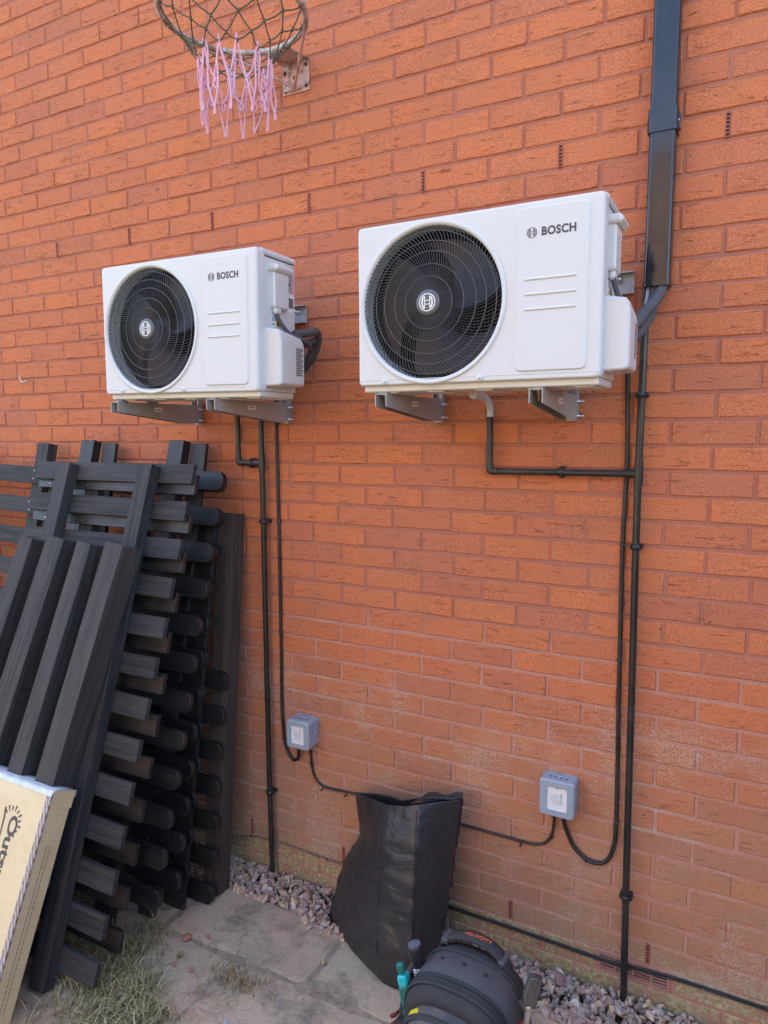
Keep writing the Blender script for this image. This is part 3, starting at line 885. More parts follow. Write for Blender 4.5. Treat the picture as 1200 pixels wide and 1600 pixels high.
# ------------------------------------------------------------------ drain pipes
PR = .0107
def pipe_clip(parent, p, axis='z', name='pipe_clip'):
    m = MB(); x, y, z = p
    if axis == 'z':
        m.lathe([(PR + .0003, -.008), (PR + .0035, -.008), (PR + .0035, .008), (PR + .0003, .008)], (x, y, z), 'z', 16, True, True)
        m.box((x - .0185, -.018, z - .0065), (x + .0185, -.001, z + .0065), .002)
        for s in (-1, 1): m.box((x + s * .0165 - .003, y - .006, z - .005), (x + s * .0165 + .003, -.012, z + .005), .0015)
    else:
        m.lathe([(PR + .0003, -.008), (PR + .0035, -.008), (PR + .0035, .008), (PR + .0003, .008)], (x, y, z), 'x', 16, True, True)
        m.box((x - .0065, -.018, z - .0185), (x + .0065, -.001, z + .0185), .002)
        for s in (-1, 1): m.box((x - .005, y - .006, z + s * .0165 - .003), (x + .005, -.012, z + s * .0165 + .003), .0015)
    return m.obj(name, M['pipe_black'], parent)
YP = -.031
def vpipe(m, xs, r=PR, n=14):
    m.tube(smooth_path(xs, 4), r, n)
d = thing('drain_pipe', 'black waste pipe down the wall beside the trunking with white elbow at the unit', 'pipe', group='black drain pipes')
m = MB(); vpipe(m, [(.262, YP, 2.24), (.2605, YP, 1.93), (.259, YP, 1.60), (.264, YP, 1.0), (.267, YP, .57), (.274, YP, .02), (.2745, YP, -.03)]); m.obj('downpipe', M['pipe_black'], d)
m = MB(); m.tube([(-.185, YP, 1.6905), (.03, YP, 1.6915), (.243, YP, 1.6925)], PR, 14); m.obj('branch_pipe', M['pipe_black'], d)
m = MB(); m.tube([(-.1985, YP, 1.705), (-.199, YP, 1.866)], PR, 14); m.obj('riser_pipe', M['pipe_black'], d)
def elbow(x, z, sx, L=.020):
    m = MB(); pts = [(x + sx * (L + .006), YP, z), (x + sx * L, YP, z)]
    for i in range(7):
        a = R(90 * i / 6); r_ = .010
        pts.append((x + sx * (r_ - r_ * math.sin(a)), YP, z + r_ - r_ * math.cos(a)))
    pts += [(x, YP, z + L), (x, YP, z + L + .008)]
    m.tube(pts, PR + .0022, 14); return m
elbow(-.1985, 1.6905, 1).obj('elbow_fitting', M['pipe_black'], d)
m = MB(); m.tube([(.2595, YP, 1.658), (.2595, YP, 1.727)], PR + .0024, 14); m.tube([(.262, YP, 1.6925), (.226, YP, 1.6925)], PR + .0022, 14); m.obj('tee_fitting', M['pipe_black'], d)
for p in ((.2602, YP, 1.922), (.2605, YP, 1.474), (.2697, YP, .354)): pipe_clip(d, p)
pipe_clip(d, (.033, YP, 1.692), 'x')
m = MB(); m.tube(smooth_path([(-.199, YP, 1.864), (-.199, YP, 1.89), (-.199, -.055, 1.914), (-.199, -.10, 1.926), (-.199, -.16, 1.929)], 5), PR + .0005, 14); m.tube([(-.199, -.16, 1.929), (-.199, -.19, 1.929)], PR + .003, 14)
m.tube([(-.199, -.178, 1.925), (-.199, -.178, 1.942)], .0125, 14)
m.obj('white_elbow', M['whiteplastic'], d)
d = thing('drain_pipe', 'black waste pipe down the wall beside the stacked fence panels', 'pipe', group='black drain pipes')
m = MB(); vpipe(m, [(-1.1165, YP, 1.915), (-1.1165, YP, 1.70), (-1.1155, YP, 1.47), (-1.118, YP, .8), (-1.1172, YP, .36), (-1.1145, YP, .02), (-1.1145, YP, -.03)]); m.obj('downpipe', M['pipe_black'], d)
m = MB(); m.tube([(-1.215, YP, 1.700), (-1.13, YP, 1.700)], PR, 14); m.obj('branch_pipe', M['pipe_black'], d)
m = MB(); m.tube([(-1.230, YP, 1.71), (-1.229, YP, 1.93)], PR, 14); m.obj('riser_pipe', M['pipe_black'], d)
elbow(-1.2300, 1.700, 1).obj('elbow_fitting', M['pipe_black'], d)
m = MB(); m.tube([(-1.1165, YP, 1.664), (-1.1165, YP, 1.736)], PR + .0024, 14); m.tube([(-1.116, YP, 1.700), (-1.155, YP, 1.700)], PR + .0022, 14); m.obj('tee_fitting', M['pipe_black'], d)
for p in ((-1.1155, YP, 1.473), (-1.1172, YP, .361)): pipe_clip(d, p)
pipe_clip(d, (-1.168, YP, 1.700), 'x')

# ------------------------------------------------------------------ cables
def cable_clip(parent, p, r, axis='z'):
    m = MB(); x, y, z = p
    m.box((x - r - .001, y - r - .0012, z - .003), (x + r + .001, y - r + .002, z + .003), .0008) if axis == 'z' else m.box((x - .003, y - r - .0012, z - r - .001), (x + .003, y - r + .002, z + r + .001), .0008)
    if axis == 'z': m.box((x + r, y - r - .001, z - .003), (x + r + .005, -.001, z + .003), .0008)
    else: m.box((x - .003, y - r - .001, z - r - .005), (x + .003, -.001, z - r), .0008)
    o = m.obj('cable_clip', M['cable'], parent)
    m = MB(); q = (x + r + .0025, y - r - .001, z) if axis == 'z' else (x, y - r - .001, z - r - .0025)
    m.lathe([(.0002, -.0012), (.0014, -.001), (.0016, .0005)], q, 'y', 8); m.obj('nail', M['steel'], o)
def cable(name, label, pts, r, clips, mat='cable', grp='black cables clipped to the wall'):
    c = thing(name, label, 'cable', tuple(pts[0]), group=grp)
    o = Vector(pts[0])
    m = MB(); m.tube(smooth_path([Vector(p) - o for p in pts], 6), r, 10); m.obj('sheath', M[mat], c)
    for (p, ax) in clips: cable_clip(c, tuple(Vector(p) - o), r, ax)
    return c
yc = -.0085
cable('power_cable', 'black cable dropping from behind the bracket to the switch box by the fence panels',
      [(-1.060, yc, 1.95), (-1.0615, yc, 1.80), (-1.0590, yc, 1.47), (-1.0598, yc, 1.36), (-1.0605, yc, 1.034), (-1.0640, yc, .74), (-1.0605, yc, .640), (-1.0530, yc, .577), (-1.0340, yc, .532), (-1.0075, yc - .004, .514), (-.9835, yc - .008, .533), (-.9720, -.03, .575), (-.970, -.035, .603)],
      .0065, [((-1.0590, yc, 1.472), 'z'), ((-1.0605, yc, 1.035), 'z'), ((-1.0565, yc, .592), 'z')])
cable('power_cable', 'black cable dropping beside the right drain pipe into a loop under the right switch box',
      [(.2150, yc, 2.02), (.2185, yc, 1.90), (.2225, yc, 1.75), (.2222, yc, 1.66), (.2190, yc, 1.50), (.2200, yc, 1.30), (.2235, yc, 1.0), (.2275, yc, .74), (.2290, yc, .60), (.2270, yc, .52), (.2110, yc, .455), (.1800, yc, .428), (.1400, yc, .431), (.1000, yc, .462), (.0780, yc, .505), (.0690, -.02, .545), (.068, -.03, .590)],
      .0068, [((.2221, yc, 1.922), 'z'), ((.2190, yc, 1.474), 'z'), ((.2215, yc, 1.117), 'z'), ((.2285, yc, .583), 'z'), ((.140, yc, .431), 'x')])
yl = -.0062
cable('link_cable', 'thin black cable between the two switch boxes passing behind the refuse sack',
      [(-.931, -.028, .600), (-.931, -.016, .575), (-.930, yl, .545), (-.9255, yl, .50), (-.913, yl, .461), (-.885, yl, .437), (-.84, yl, .431), (-.735, yl, .4365), (-.55, yl, .436), (-.29, yl, .432), (-.108, yl, .4305), (-.060, yl, .430), (-.022, yl, .4345), (.008, yl, .452), (.0265, yl, .487), (.0345, -.012, .545), (.0350, -.025, .590)],
      .0048, [((-.9275, yl, .522), 'z'), ((-.872, yl, .4335), 'x'), ((-.765, yl, .4350), 'x'), ((-.075, yl, .430), 'x'), ((.0245, yl, .482), 'z')])
cable('low_cable', 'dusty thin cable low on the wall between fence panels and refuse sack',
      [(-1.70, -.005, .09), (-1.351, -.005, .096), (-1.25, -.005, .118), (-1.162, -.005, .128), (-1.0, -.005, .133), (-.789, -.005, .1275), (-.70, -.005, .124), (-.62, -.005, .12)],
      .0034, [((-1.24, -.005, .120), 'x'), ((-.86, -.005, .1298), 'x')], 'dustycable')
yb = -.0062
lo = cable('low_cable', 'pair of black cables low on the wall crossing the terracotta air brick',
      [(-.62, yb, .122), (-.50, yb, .115), (-.367, yb, .106), (-.25, yb, .1035), (-.103, yb, .1030), (.06, yb, .101), (.22, yb, .0995), (.33, yb, .110), (.431, yb, .117), (.55, yb, .1185), (.676, yb, .1175), (.95, yb, .118)],
      .0031, [((.048, yb, .101), 'x'), ((.50, yb, .118), 'x')])
o_ = Vector((-.62, yb, .122))
m = MB(); m.tube(smooth_path([Vector(p) - o_ for p in [(-.62, yb, .114), (-.50, yb, .108), (-.367, yb, .0975), (-.25, yb, .0945), (-.103, yb, .0950), (.06, yb, .0925), (.22, yb, .0905), (.33, yb, .101), (.431, yb, .1085), (.55, yb, .1095), (.676, yb, .1090), (.95, yb, .109)]], 6), .0029, 10); m.obj('sheath', M['cable'], lo)

# lagged refrigerant pipes and leads
lp = thing('lagged_pipe', 'grey foam lagged pipes looping out behind the unit above the fence panels', 'pipe', (-.80, -.29, 2.08))
o = Vector((-.80, -.29, 2.08))
for pts in ([(-.79, -.27, 2.135), (-.772, -.20, 2.148), (-.785, -.14, 2.158), (-.803, -.105, 2.135), (-.84, -.08, 2.085), (-.90, -.06, 2.04), (-.95, -.06, 2.01)],
            [(-.80, -.25, 2.098), (-.79, -.19, 2.115), (-.81, -.125, 2.132), (-.835, -.09, 2.118), (-.87, -.075, 2.08), (-.93, -.07, 2.03)]):
    m = MB(); m.tube(smooth_path([Vector(p) - o for p in pts], 7), .0130, 14); m.obj('foam_sleeve', M['lagging'], lp)
lp2 = thing('lagged_pipe', 'dark foam lagged pipes curving from the nearer unit up into the trunking', 'pipe', (.26, -.26, 2.08))
o = Vector((.26, -.26, 2.08))
for pts in ([(.235, -.29, 2.085), (.258, -.22, 2.098), (.274, -.14, 2.140), (.293, -.08, 2.178), (.304, -.045, 2.215), (.306, -.035, 2.27), (.306, -.034, 2.4)],
            [(.235, -.28, 2.050), (.256, -.20, 2.068), (.266, -.13, 2.100), (.280, -.075, 2.142), (.284, -.040, 2.20), (.284, -.034, 2.27), (.284, -.034, 2.4)]):
    m = MB(); m.tube(smooth_path([Vector(p) - o for p in pts], 7), .0150, 14); m.obj('foam_sleeve', M['lagging'], lp2)
def lead(name, label, pts, r, mat, cat='cable'):
    o = Vector(pts[0]); m = MB(); m.tube(smooth_path([Vector(p) - o for p in pts], 8), r, 10)
    return tag(m.obj(name, M[mat], None, tuple(o)), label, cat)
lead('supply_lead', 'dark lead from the side of the unit above the fence panels', [(-.804, -.345, 2.205), (-.800, -.338, 2.175), (-.788, -.30, 2.135), (-.765, -.255, 2.118), (-.775, -.20, 2.105), (-.81, -.14, 2.09)], .0068, 'greycable' if 0 else 'lagging')
lead('supply_lead', 'dark lead from the nearer unit handle to its lagged pipes', [(.222, -.345, 2.200), (.226, -.335, 2.178), (.236, -.295, 2.140), (.250, -.25, 2.118), (.262, -.20, 2.105), (.268, -.15, 2.10)], .0066, 'lagging')
lead('grey_lead', 'pale grey lead curving down from the trunking end to the nearer unit', [(.268, -.040, 2.30), (.268, -.042, 2.225), (.266, -.07, 2.17), (.262, -.12, 2.125), (.256, -.19, 2.108), (.248, -.24, 2.115), (.236, -.29, 2.15), (.228, -.32, 2.185)], .0052, 'greycable')

# ------------------------------------------------------------------ switch boxes
def switch_box(x, z, wd, ht, dp, label, worded):
    s = thing('switch_box', label, 'switch', (x, 0, z), group='grey weatherproof switch boxes')
    m = MB(); m.prism(rrect(-wd / 2, wd / 2, -ht / 2, ht / 2, .012, 4), -dp * .62, -.001, 'y', .002); back = m.obj('back_box', M['greybox'], s)
    m = MB(); m.lathe([(.0002, .0012), (.009, .0012), (.010, 0)], (wd / 2, -dp * .3, 0), 'x', 16); m.obj('knockout', M['greybox'], back)
    m = MB(); m.lathe([(.0002, .0014), (.011, .0014), (.012, 0)], (0, -dp * .3, ht / 2), 'z', 16); m.obj('knockout', M['greybox'], back)
    m = MB()
    for i in range(4): m.box((-.03 + i * .017, -dp * .60, ht / 2 - .0005), (-.022 + i * .017, -dp * .52, ht / 2 + .0004))
    m.obj('drain_slots', M['dark'], back)
    # cover frame with a window
    o_ = rrect(-wd / 2 - .0008, wd / 2 + .0008, -ht / 2 - .0008, ht / 2 + .0008, .013, 5); i_ = rrect(-wd * .295, wd * .295, -ht * .33, ht * .325, .004, 5)
    k = len(o_); m = MB()
    o2 = rrect(-wd / 2 + .004, wd / 2 - .004, -ht / 2 + .004, ht / 2 - .004, .010, 5)
    vs = [(p, -dp * .63, q) for p, q in o_] + [(p, -dp + .005, q) for p, q in o_] + [(p, -dp, q) for p, q in o2] + [(p, -dp, q) for p, q in i_] + [(p, -dp + .006, q) for p, q in i_]
    m.add(vs, [(r_ * k + i, r_ * k + (i + 1) % k, (r_ + 1) * k + (i + 1) % k, (r_ + 1) * k + i) for r_ in range(4) for i in range(k)])
    m.obj('cover_frame', M['greybox'], s)
    m = MB(); m.box((-wd * .30, -dp + .0055, -ht * .335), (wd * .30, -dp + .009, ht * .33)); pn = m.obj('switch_panel', M['label_white'], s)
    m = MB(); m.box((-.014, -dp + .0025, -.018), (.014, -dp + .0057, .018), .0015); m.obj('rocker', M['whiteplastic'], pn)
    m = MB(); m.box((.006, -dp + .0052, .012 if worded else .016), (.016, -dp + .0056, .018 if worded else .019)); m.obj('print', M['hub'], pn)
    if worded:
        m = MB(); m.lathe([(.0002, 0), (.0022, .0002), (.0024, .0014)], (0, -dp + .0044, ht * .285), 'y', 10); m.obj('neon_lamp', M['red'], pn)
        m = MB(); m.box((.017, -dp + .0052, -.018), (.0176, -dp + .0056, .012)); m.box((-.0176, -dp + .0052, -.012), (-.017, -dp + .0056, .014)); m.obj('print', M['hub'], pn)
    for x_ in ((-.012, .023) if not worded else (-.018, .016)):
        m = MB(); m.lathe([(.0085, 0), (.0095, -.006), (.0075, -.014), (.006, -.020)], (x_, -.030, -ht / 2), 'z', 12); m.obj('cable_gland', M['cable'], s)
    return s
switch_box(-.9465, .655, .103, .112, .076, 'small grey switch box near the fence panels', False)
switch_box(.0520, .642, .112, .122, .066, 'grey switch box right of the refuse sack with red dot', True)

# ------------------------------------------------------------------ basketball hoop
H = thing('basketball_hoop', 'rusty pink basketball hoop with frayed pink and green net', 'basketball hoop', (-.955, 0, 3.12))
hc = Vector((0, -.328, 0)); HR = .225
rust = NT('chipped_pink_paint'); _P = rust.pos('object')
rc = rust.mix(rust.ramp(rust.noise(_P, 22, 5, .7), [(.50, 0.0), (.62, .9)]), (.56, .33, .29), (.20, .075, .035))
rc = rust.mix(rust.ramp(rust.noise(rust.mapping(_P, (1, 1, 1), (4, 4, 4)), 30, 4), [(.58, 0.0), (.66, .8)]), rc, (.62, .55, .50))
rust.bump(rust.noise(_P, 90, 4), .4, .002); M['rust'] = rust.set(rc, .65, spec=.4)
rim_n = NT('chipped_rim'); _P = rim_n.pos('object')
rc = rim_n.mix(rim_n.ramp(rim_n.noise(_P, 14, 5, .7), [(.42, 0.0), (.60, .9)]), (.52, .47, .42), (.20, .10, .065))
M['rim'] = rim_n.set(rc, .55, spec=.4)
m = MB(); m.tube([tuple(hc + Vector((HR * math.cos(2 * math.pi * k / 64), HR * math.sin(2 * math.pi * k / 64), 0))) for k in range(65)], .0095, 10, False); rim = m.obj('rim', M['rim'], H)
NL = 12
for k in range(NL):
    a = 2 * math.pi * (k + .5) / NL
    m = MB(); p = hc + Vector((HR * math.cos(a), HR * math.sin(a), 0))
    t_ = Vector((-math.sin(a), math.cos(a), 0)); ra = Vector((math.cos(a), math.sin(a), 0))
    m.tube([tuple(p + ra * (.0105 * math.cos(b)) + Vector((0, 0, .0105 * math.sin(b))) + t_ * (.006 * (b / 6.3 - .5))) for b in np.linspace(0, 6.28 * 1.6, 20)], .0024, 5); m.obj('net_hook', M['rim'], rim)
m = MB(); m.box((-.047, -.005, -.104), (.067, -.0012, -.002), .0012); pl = m.obj('wall_plate', M['rust'], H)
for x, z in ((-.036, -.030), (.055, -.018), (-.034, -.092), (.055, -.088), (.006, -.052)):
    m = MB(); m.lathe([(.0003, -.0045), (.005, -.004), (.0065, -.0005), (.0065, 0)], (x, -.005, z), 'y', 10); m.obj('bolt', simple('rust_bolt', (.05, .032, .024), .8), pl)
m = MB(); m.add([(-.047, -.003, -.004), (.067, -.003, -.004), (.045, -.112, -.004), (-.045, -.112, -.004), (-.047, -.003, 0), (.067, -.003, 0), (.045, -.112, 0), (-.045, -.112, 0)], [(0, 1, 2, 3), (4, 7, 6, 5), (0, 4, 5, 1), (1, 5, 6, 2), (2, 6, 7, 3), (3, 7, 4, 0)]); m.obj('mounting_shelf', M['rust'], H)
for a, x0 in ((R(38), .014), (R(142), .004)):
    p = hc + Vector((HR * math.cos(a), HR * math.sin(a), -.004))
    m = MB(); m.tube(smooth_path([(x0 - .012 * (1 if a > 1.6 else -1), -.010, -.092), (x0, -.016, -.088), tuple(Vector((x0, -.016, -.088)).lerp(p, .5)), tuple(p)], 5), .0052, 8); m.obj('brace_rod', M['rust'], H)
m = MB(); m.tube([(-.035, -.009, -.091), (.04, -.009, -.089)], .006, 8); m.obj('brace_weld', M['rust'], H)
cordg = NT('net_cord_green'); _P = cordg.pos('object')
M['cordg'] = cordg.set(cordg.mix(cordg.noise(_P, 22, 4), (.06, .065, .045), (.18, .15, .10)), .9)
cordp = NT('net_cord_pink'); _P = cordp.pos('object')
M['cordp'] = cordp.set(cordp.mix(cordp.ramp(cordp.noise(_P, 12, 4), [(.35, 0.0), (.65, 1.0)]), (.78, .36, .42), (.66, .44, .58)), .9)
net = MB()
levels = [(HR - .006, -.004), (.192, -.040), (.158, -.078), (.128, -.112), (.112, -.140)]
def node(lv, k):
    r_, z = levels[lv]; a = 2 * math.pi * (k + .5 + (.5 if lv % 2 else 0)) / NL
    jr = random.Random(lv * 31 + (k % NL)); 
    return hc + Vector((r_ * math.cos(a), r_ * math.sin(a), z)) + Vector((jr.uniform(-.007, .007), jr.uniform(-.007, .007), jr.uniform(-.008, .008)))
for lv in range(4):
    for k in range(NL):
        for dk in ((0, -1) if lv % 2 == 0 else (0, 1)):
            p, q = node(lv, k), node(lv + 1, (k + dk) % NL)
            net.tube([tuple(p), tuple(p.lerp(q, .5) + Vector((0, 0, -.004))), tuple(q)], .0023, 5)
        net.tube([tuple(node(lv + 1, k) + Vector((0, 0, s))) for s in (-.005, .005)], .0042, 5)
net.obj('net', M['cordg'], H, fix=False)
low = MB(); jr = random.Random(5)
for lap in range(2):
  for k in range(NL):
      p, q = node(4, k), node(4, (k + 1) % NL)
      short = (k + lap) % 2
      p = p + Vector((jr.uniform(-.004, .004), jr.uniform(-.004, .004), .02 * lap)); q = q + Vector((jr.uniform(-.004, .004), 0, .02 * lap))
      e = (p + q) / 2; e = hc + (e - hc) * (.9 if short else 1.02); e.z = -.235 - (.085 if not short else 0) + jr.uniform(-.014, .014)
      e += Vector((jr.uniform(-.008, .008), jr.uniform(-.008, .008), 0))
      for s, u_ in ((p, 1), (q, -1)):
          mid = s.lerp(e, .55) + Vector((jr.uniform(-.010, .010), jr.uniform(-.010, .010), -.015))
          low.tube(smooth_path([tuple(s), tuple(s.lerp(e, .25) + Vector((jr.uniform(-.005, .005), 0, 0))), tuple(mid), tuple(e + Vector((u_ * .003, 0, .004))), tuple(e + Vector((-u_ * .002, 0, -.004)))], 4), .0031, 6)
      if short:
          low.tube([tuple(e + Vector((.007 * math.sin(b), .002, -.011 + .011 * math.cos(b)))) for b in np.linspace(0, 6.28, 12)], .0032, 6)
low.obj('net_fringe', M['cordp'], H, fix=False)

# hook left on the wall at the far left, and a screw by the hoop
m = MB(); m.tube(smooth_path([(0, .003, 0), (0, -.014, 0), (-.006, -.022, -.004), (-.022, -.024, -.008), (-.040, -.022, .002), (-.047, -.022, .018), (-.042, -.022, .030)], 5), .0026, 8)
tag(m.obj('wall_hook', M['steel'], None, (-2.493, 0, 2.066)), 'small bent metal hook in the wall left of the units', 'hook')

# ------------------------------------------------------------------ stacked fence panels
P_W, P_T = .073, .019
def picket_mesh(L, rounded, k):
    """picket along x, right end at x=0; front face at y=0, going back to P_T; centred on z"""
    m = MB(); jr = random.Random(k)
    h = P_W / 2 + jr.uniform(-.001, .001)
    if rounded:
        poly = [(-L + .03, -h)]
        for i in range(9):
            a = R(-90 + 180 * i / 8); poly.append((-.028 + .028 * math.cos(a), h * math.sin(a)))
        poly.append((-L + .03, h))
        for i in range(1, 8):
            a = R(90 + 180 * i / 8); poly.append((-L + .03 + .028 * math.cos(a), h * math.sin(a)))
        m.prism(poly, 0, P_T, 'y', .0013)
    else:
        m.box((-L, 0, -h), (0, P_T, h), .0011)
    return m.mesh('picket', M['dark_picket' if rounded else 'picket'])
def lean_matrix(a, b, x):
    """frame whose z runs up the plane y = a + b z, y is its inward normal"""
    th = math.atan(b)
    return (-th, 0, 0)
def fence_panel(label, a, b, xr, L, zs, rails, rail_side, rounded, inplane=0.0, dark=None, rail_size=(.070, .046), rail_top=1.80, seed=0, rail_bot=.0):
    th = math.atan(b); cs = math.cos(th)
    f_ = thing('picket_fence', label, 'fence panel', (xr, a, 0), (-th, R(inplane), 0), group='dark stained fence panels leaning on the wall')
    mesh = [picket_mesh(L, rounded, seed * 10 + k) for k in range(2)]
    if dark:
        for me_ in mesh: me_.materials[0] = M['dark_picket']
    jr = random.Random(seed + 50)
    for i, z in enumerate(zs):
        s = z / cs - P_W / 2
        link('picket', mesh[i % 2], f_, (jr.uniform(-.005, .005), jr.uniform(0, .001), s), (0, R(jr.uniform(-.35, .35)), R(jr.uniform(-.2, .2))))
    for rx in rails:
        w_, d_ = rail_size
        m = MB()
        y0, y1 = ((-d_ - .0006, -.0006) if rail_side == 'front' else (P_T + .0016, P_T + .0016 + d_))
        m.box((rx - w_ / 2, y0, rail_bot / cs), (rx + w_ / 2, y1, rail_top / cs), .0014)
        m.obj('rail', M['rail' if rail_side == 'front' or not rounded else 'dark_rail'], f_)
    if rail_side == 'front' or True:
        m = MB()
        for i, z in enumerate(zs):
            for rx in rails:
                for dz in (-.018, .018):
                    x = rx + jr.uniform(-.012, .012)
                    m.box((x - .0022, -.0004 if rail_side != 'front' else -.0475, z / cs - P_W / 2 + dz - .0022), (x + .0022, .0004 if rail_side != 'front' else -.046, z / cs - P_W / 2 + dz + .0022))
        if rail_side != 'front': m.obj('nail_heads', M['steel'], f_)
    return f_
zA = [1.705, 1.600, 1.485, 1.364, 1.219, 1.098, .969, .835, .689, .545, .412, .268, .125]
zA = list(np.linspace(1.705, .122, 13))
fence_panel('front square ended fence panel with two rails facing the garden', -.843, .336, -1.235, .855, zA, (-.196, -.640), 'front', False, rail_top=1.690, seed=1)
fence_panel('square ended fence panel tight behind the front panel', -.744, .288, -1.237, .86, list(np.linspace(1.665, .292, 11)) + [.16], (-.55, -.78), 'back', False, rail_top=1.62, seed=2, dark=True, rail_size=(.07, .03))
fence_panel('round ended fence panel, outermost of the rounded ones', -.604, .276, -1.210, .86, list(np.linspace(1.672, .215, 12)), (-.285, -.80), 'back', True, rail_top=1.795, seed=3, rail_size=(.08, .042))
fence_panel('round ended fence panel in the middle of the rounded stack', -.470, .215, -1.235, .86, list(np.linspace(1.665, .205, 12)), (-.165, -.67), 'back', True, rail_top=1.78, seed=4, rail_size=(.08, .018))
fence_panel('round ended fence panel nearest the wall in the rounded stack', -.385, .178, -1.258, .86, list(np.linspace(1.66, .185, 12)), (-.085, -.45), 'back', True, rail_top=1.52, seed=5, rail_size=(.10, .02))
fence_panel('short round ended fence panel against the leaning corner post', -.302, .139, -1.202, .86, list(np.linspace(.895, .075, 7)), (-.30, -.62), 'back', True, rail_top=.94, seed=6, rail_size=(.05, .02))
fence_panel('square ended fence panel at the far left edge of the stack', -.49, .210, -2.215, .95, list(np.linspace(1.665, .15, 12)), (-.150, -.72), 'back', False, inplane=2.2, rail_top=1.775, seed=7, rail_size=(.075, .05))

# loose posts leaning on the front panel
def post(name, label, xtop, xbot, ztop, zbot, a, b, w_, d_, mat, group, twist=0.0):
    """post lying against plane y = a + b z (its back face); xtop/xbot are its right-hand edge"""
    th = math.atan(b); cs = math.cos(th)
    Ls = (ztop - zbot) / cs; ip = math.atan2(xtop - xbot, Ls)
    m = MB(); jr = random.Random(name + label)
    n = 10; L = Ls / math.cos(ip); vs = []; bev = .0016; bw = jr.uniform(-.004, .004)
    ring = [(-w_ + bev, -d_), (-bev, -d_), (0, -d_ + bev), (0, -bev), (-bev, 0), (-w_ + bev, 0), (-w_, -bev), (-w_, -d_ + bev)]
    for i in range(n + 1):
        z = L * i / n; bow = bw * math.sin(math.pi * i / n)
        vs += [(x + bow + jr.uniform(-.0006, .0006), y + jr.uniform(-.0006, .0006), z) for x, y in ring]
    k = 8
    m.add(vs, [(i * k + j, i * k + (j + 1) % k, (i + 1) * k + (j + 1) % k, (i + 1) * k + j) for i in range(n) for j in range(k)] + [tuple(range(k)), tuple(range(n * k, n * k + k))])
    o = m.obj(name, mat, None, (xbot, a + b * zbot, zbot))
    Mx = Matrix.Translation((xbot, a + b * zbot, zbot)) @ Matrix.Rotation(-th, 4, 'X') @ Matrix.Rotation(ip, 4, 'Y') @ Matrix.Rotation(R(twist), 4, 'Z')
    o.matrix_world = Mx
    return tag(o, label, 'post', group)
GP = 'loose dark posts leaning on the fence panels'
A0, B0 = -.897, .336
post('fence_post', 'loose post nearest the square rail of the front panel, rightmost of the row', -1.352, -1.508, 1.405, .02, A0, B0, .088, .090, M['post'], GP)
post('fence_post', 'loose leaning post second from the right in the row of four', -1.510, -1.684, 1.398, .02, A0, B0, .074, .090, M['post'], GP)
post('fence_post', 'widest loose post, third from the right in the row of four', -1.655, -1.840, 1.405, .02, A0, B0, .096, .090, M['post'], GP)
post('fence_post', 'loose post at the left picture edge, last of the row', -1.826, -2.03, 1.395, .02, A0, B0, .074, .090, M['post'], GP)
post('weathered_post', 'tall weathered corner post leaning on the wall right of the panels', -1.217, -1.217, 1.497, 0, -.180, .106, .078, .066, M['oldpost'], 'posts')
bpy.data.objects['weathered_post'].pop('group', None)

# ------------------------------------------------------------------ cardboard box
bx = thing('cardboard_box', 'long cream cardboard carton with sun logo leaning on the posts', 'box', (-1.395, -.995, 0), (-math.atan(.436), 0, 0))
cb_n = NT('wrapped_cardboard'); _P = cb_n.pos('object')
flute = cb_n.noise(cb_n.mapping(_P, (6, 6, 110)), 1, 4)
cc = cb_n.mix(flute, (.68, .53, .28), (.76, .62, .37))
cc = cb_n.mix(cb_n.ramp(cb_n.noise(_P, 7, 4), [(.5, 0.0), (.75, .5)]), cc, (.56, .38, .17))
cb_n.bump(cb_n.math('ADD', flute, cb_n.math('MULTIPLY', cb_n.noise(_P, 12, 4), 1.5)), .45, .003)
M['card'] = cb_n.set(cc, .5, spec=.4, coat=.35, coat_rough=.28)
film_n = NT('stretch_film'); _P = film_n.pos('object')
wr = film_n.noise(film_n.mapping(_P, (18, 30, 18)), 1, 4, .6, 1.2)
fcol = film_n.mix(film_n.ramp(wr, [(.45, 0.0), (.75, .8)]), (.50, .52, .52), (.78, .80, .82))
film_n.bump(wr, .5, .003); M['film'] = film_n.set(fcol, .22, spec=.6)
BW, BD, BH = .80, .092, .690
m = MB(); m.box((-BW, -BD, 0), (0, 0, BH), .006); m.obj('carton', M['card'], bx)
m = MB(); n = 30; vs = []
for i in range(n + 1):
    x = -BW + (BW + .003) * i / n
    for (y, z) in ((-BD - .0016, BH - .016 + .004 * mnoise.noise(Vector((x * 30, 0, 0)))), (-BD - .0016, BH - .006), (-BD + .008, BH + .003), (-.02, BH + .004 + .002 * mnoise.noise(Vector((x * 50, 3, 0)))), (.004, BH + .001), (.004, BH - .02)):
        vs.append((x, y, z))
m.add(vs, [(i * 6 + j, i * 6 + j + 1, (i + 1) * 6 + j + 1, (i + 1) * 6 + j) for i in range(n) for j in range(5)], True); m.obj('stretch_film', M['film'], bx)
m = MB(); m.box((.0004, -BD + .006, BH - .055), (.0016, -.001, BH + .002)); m.obj('film_flap', M['card'], bx)
tape = NT('striped_edge_tape'); _P = tape.pos('object'); sp_ = tape.node('ShaderNodeSeparateXYZ'); tape.l(_P, sp_.inputs[0])
ws = tape.math('SINE', tape.math('ADD', tape.math('MULTIPLY', sp_.outputs[2], 190), tape.math('ADD', tape.math('MULTIPLY', sp_.outputs[0], 420), tape.math('MULTIPLY', tape.noise(_P, 22, 5, .7), 16))))
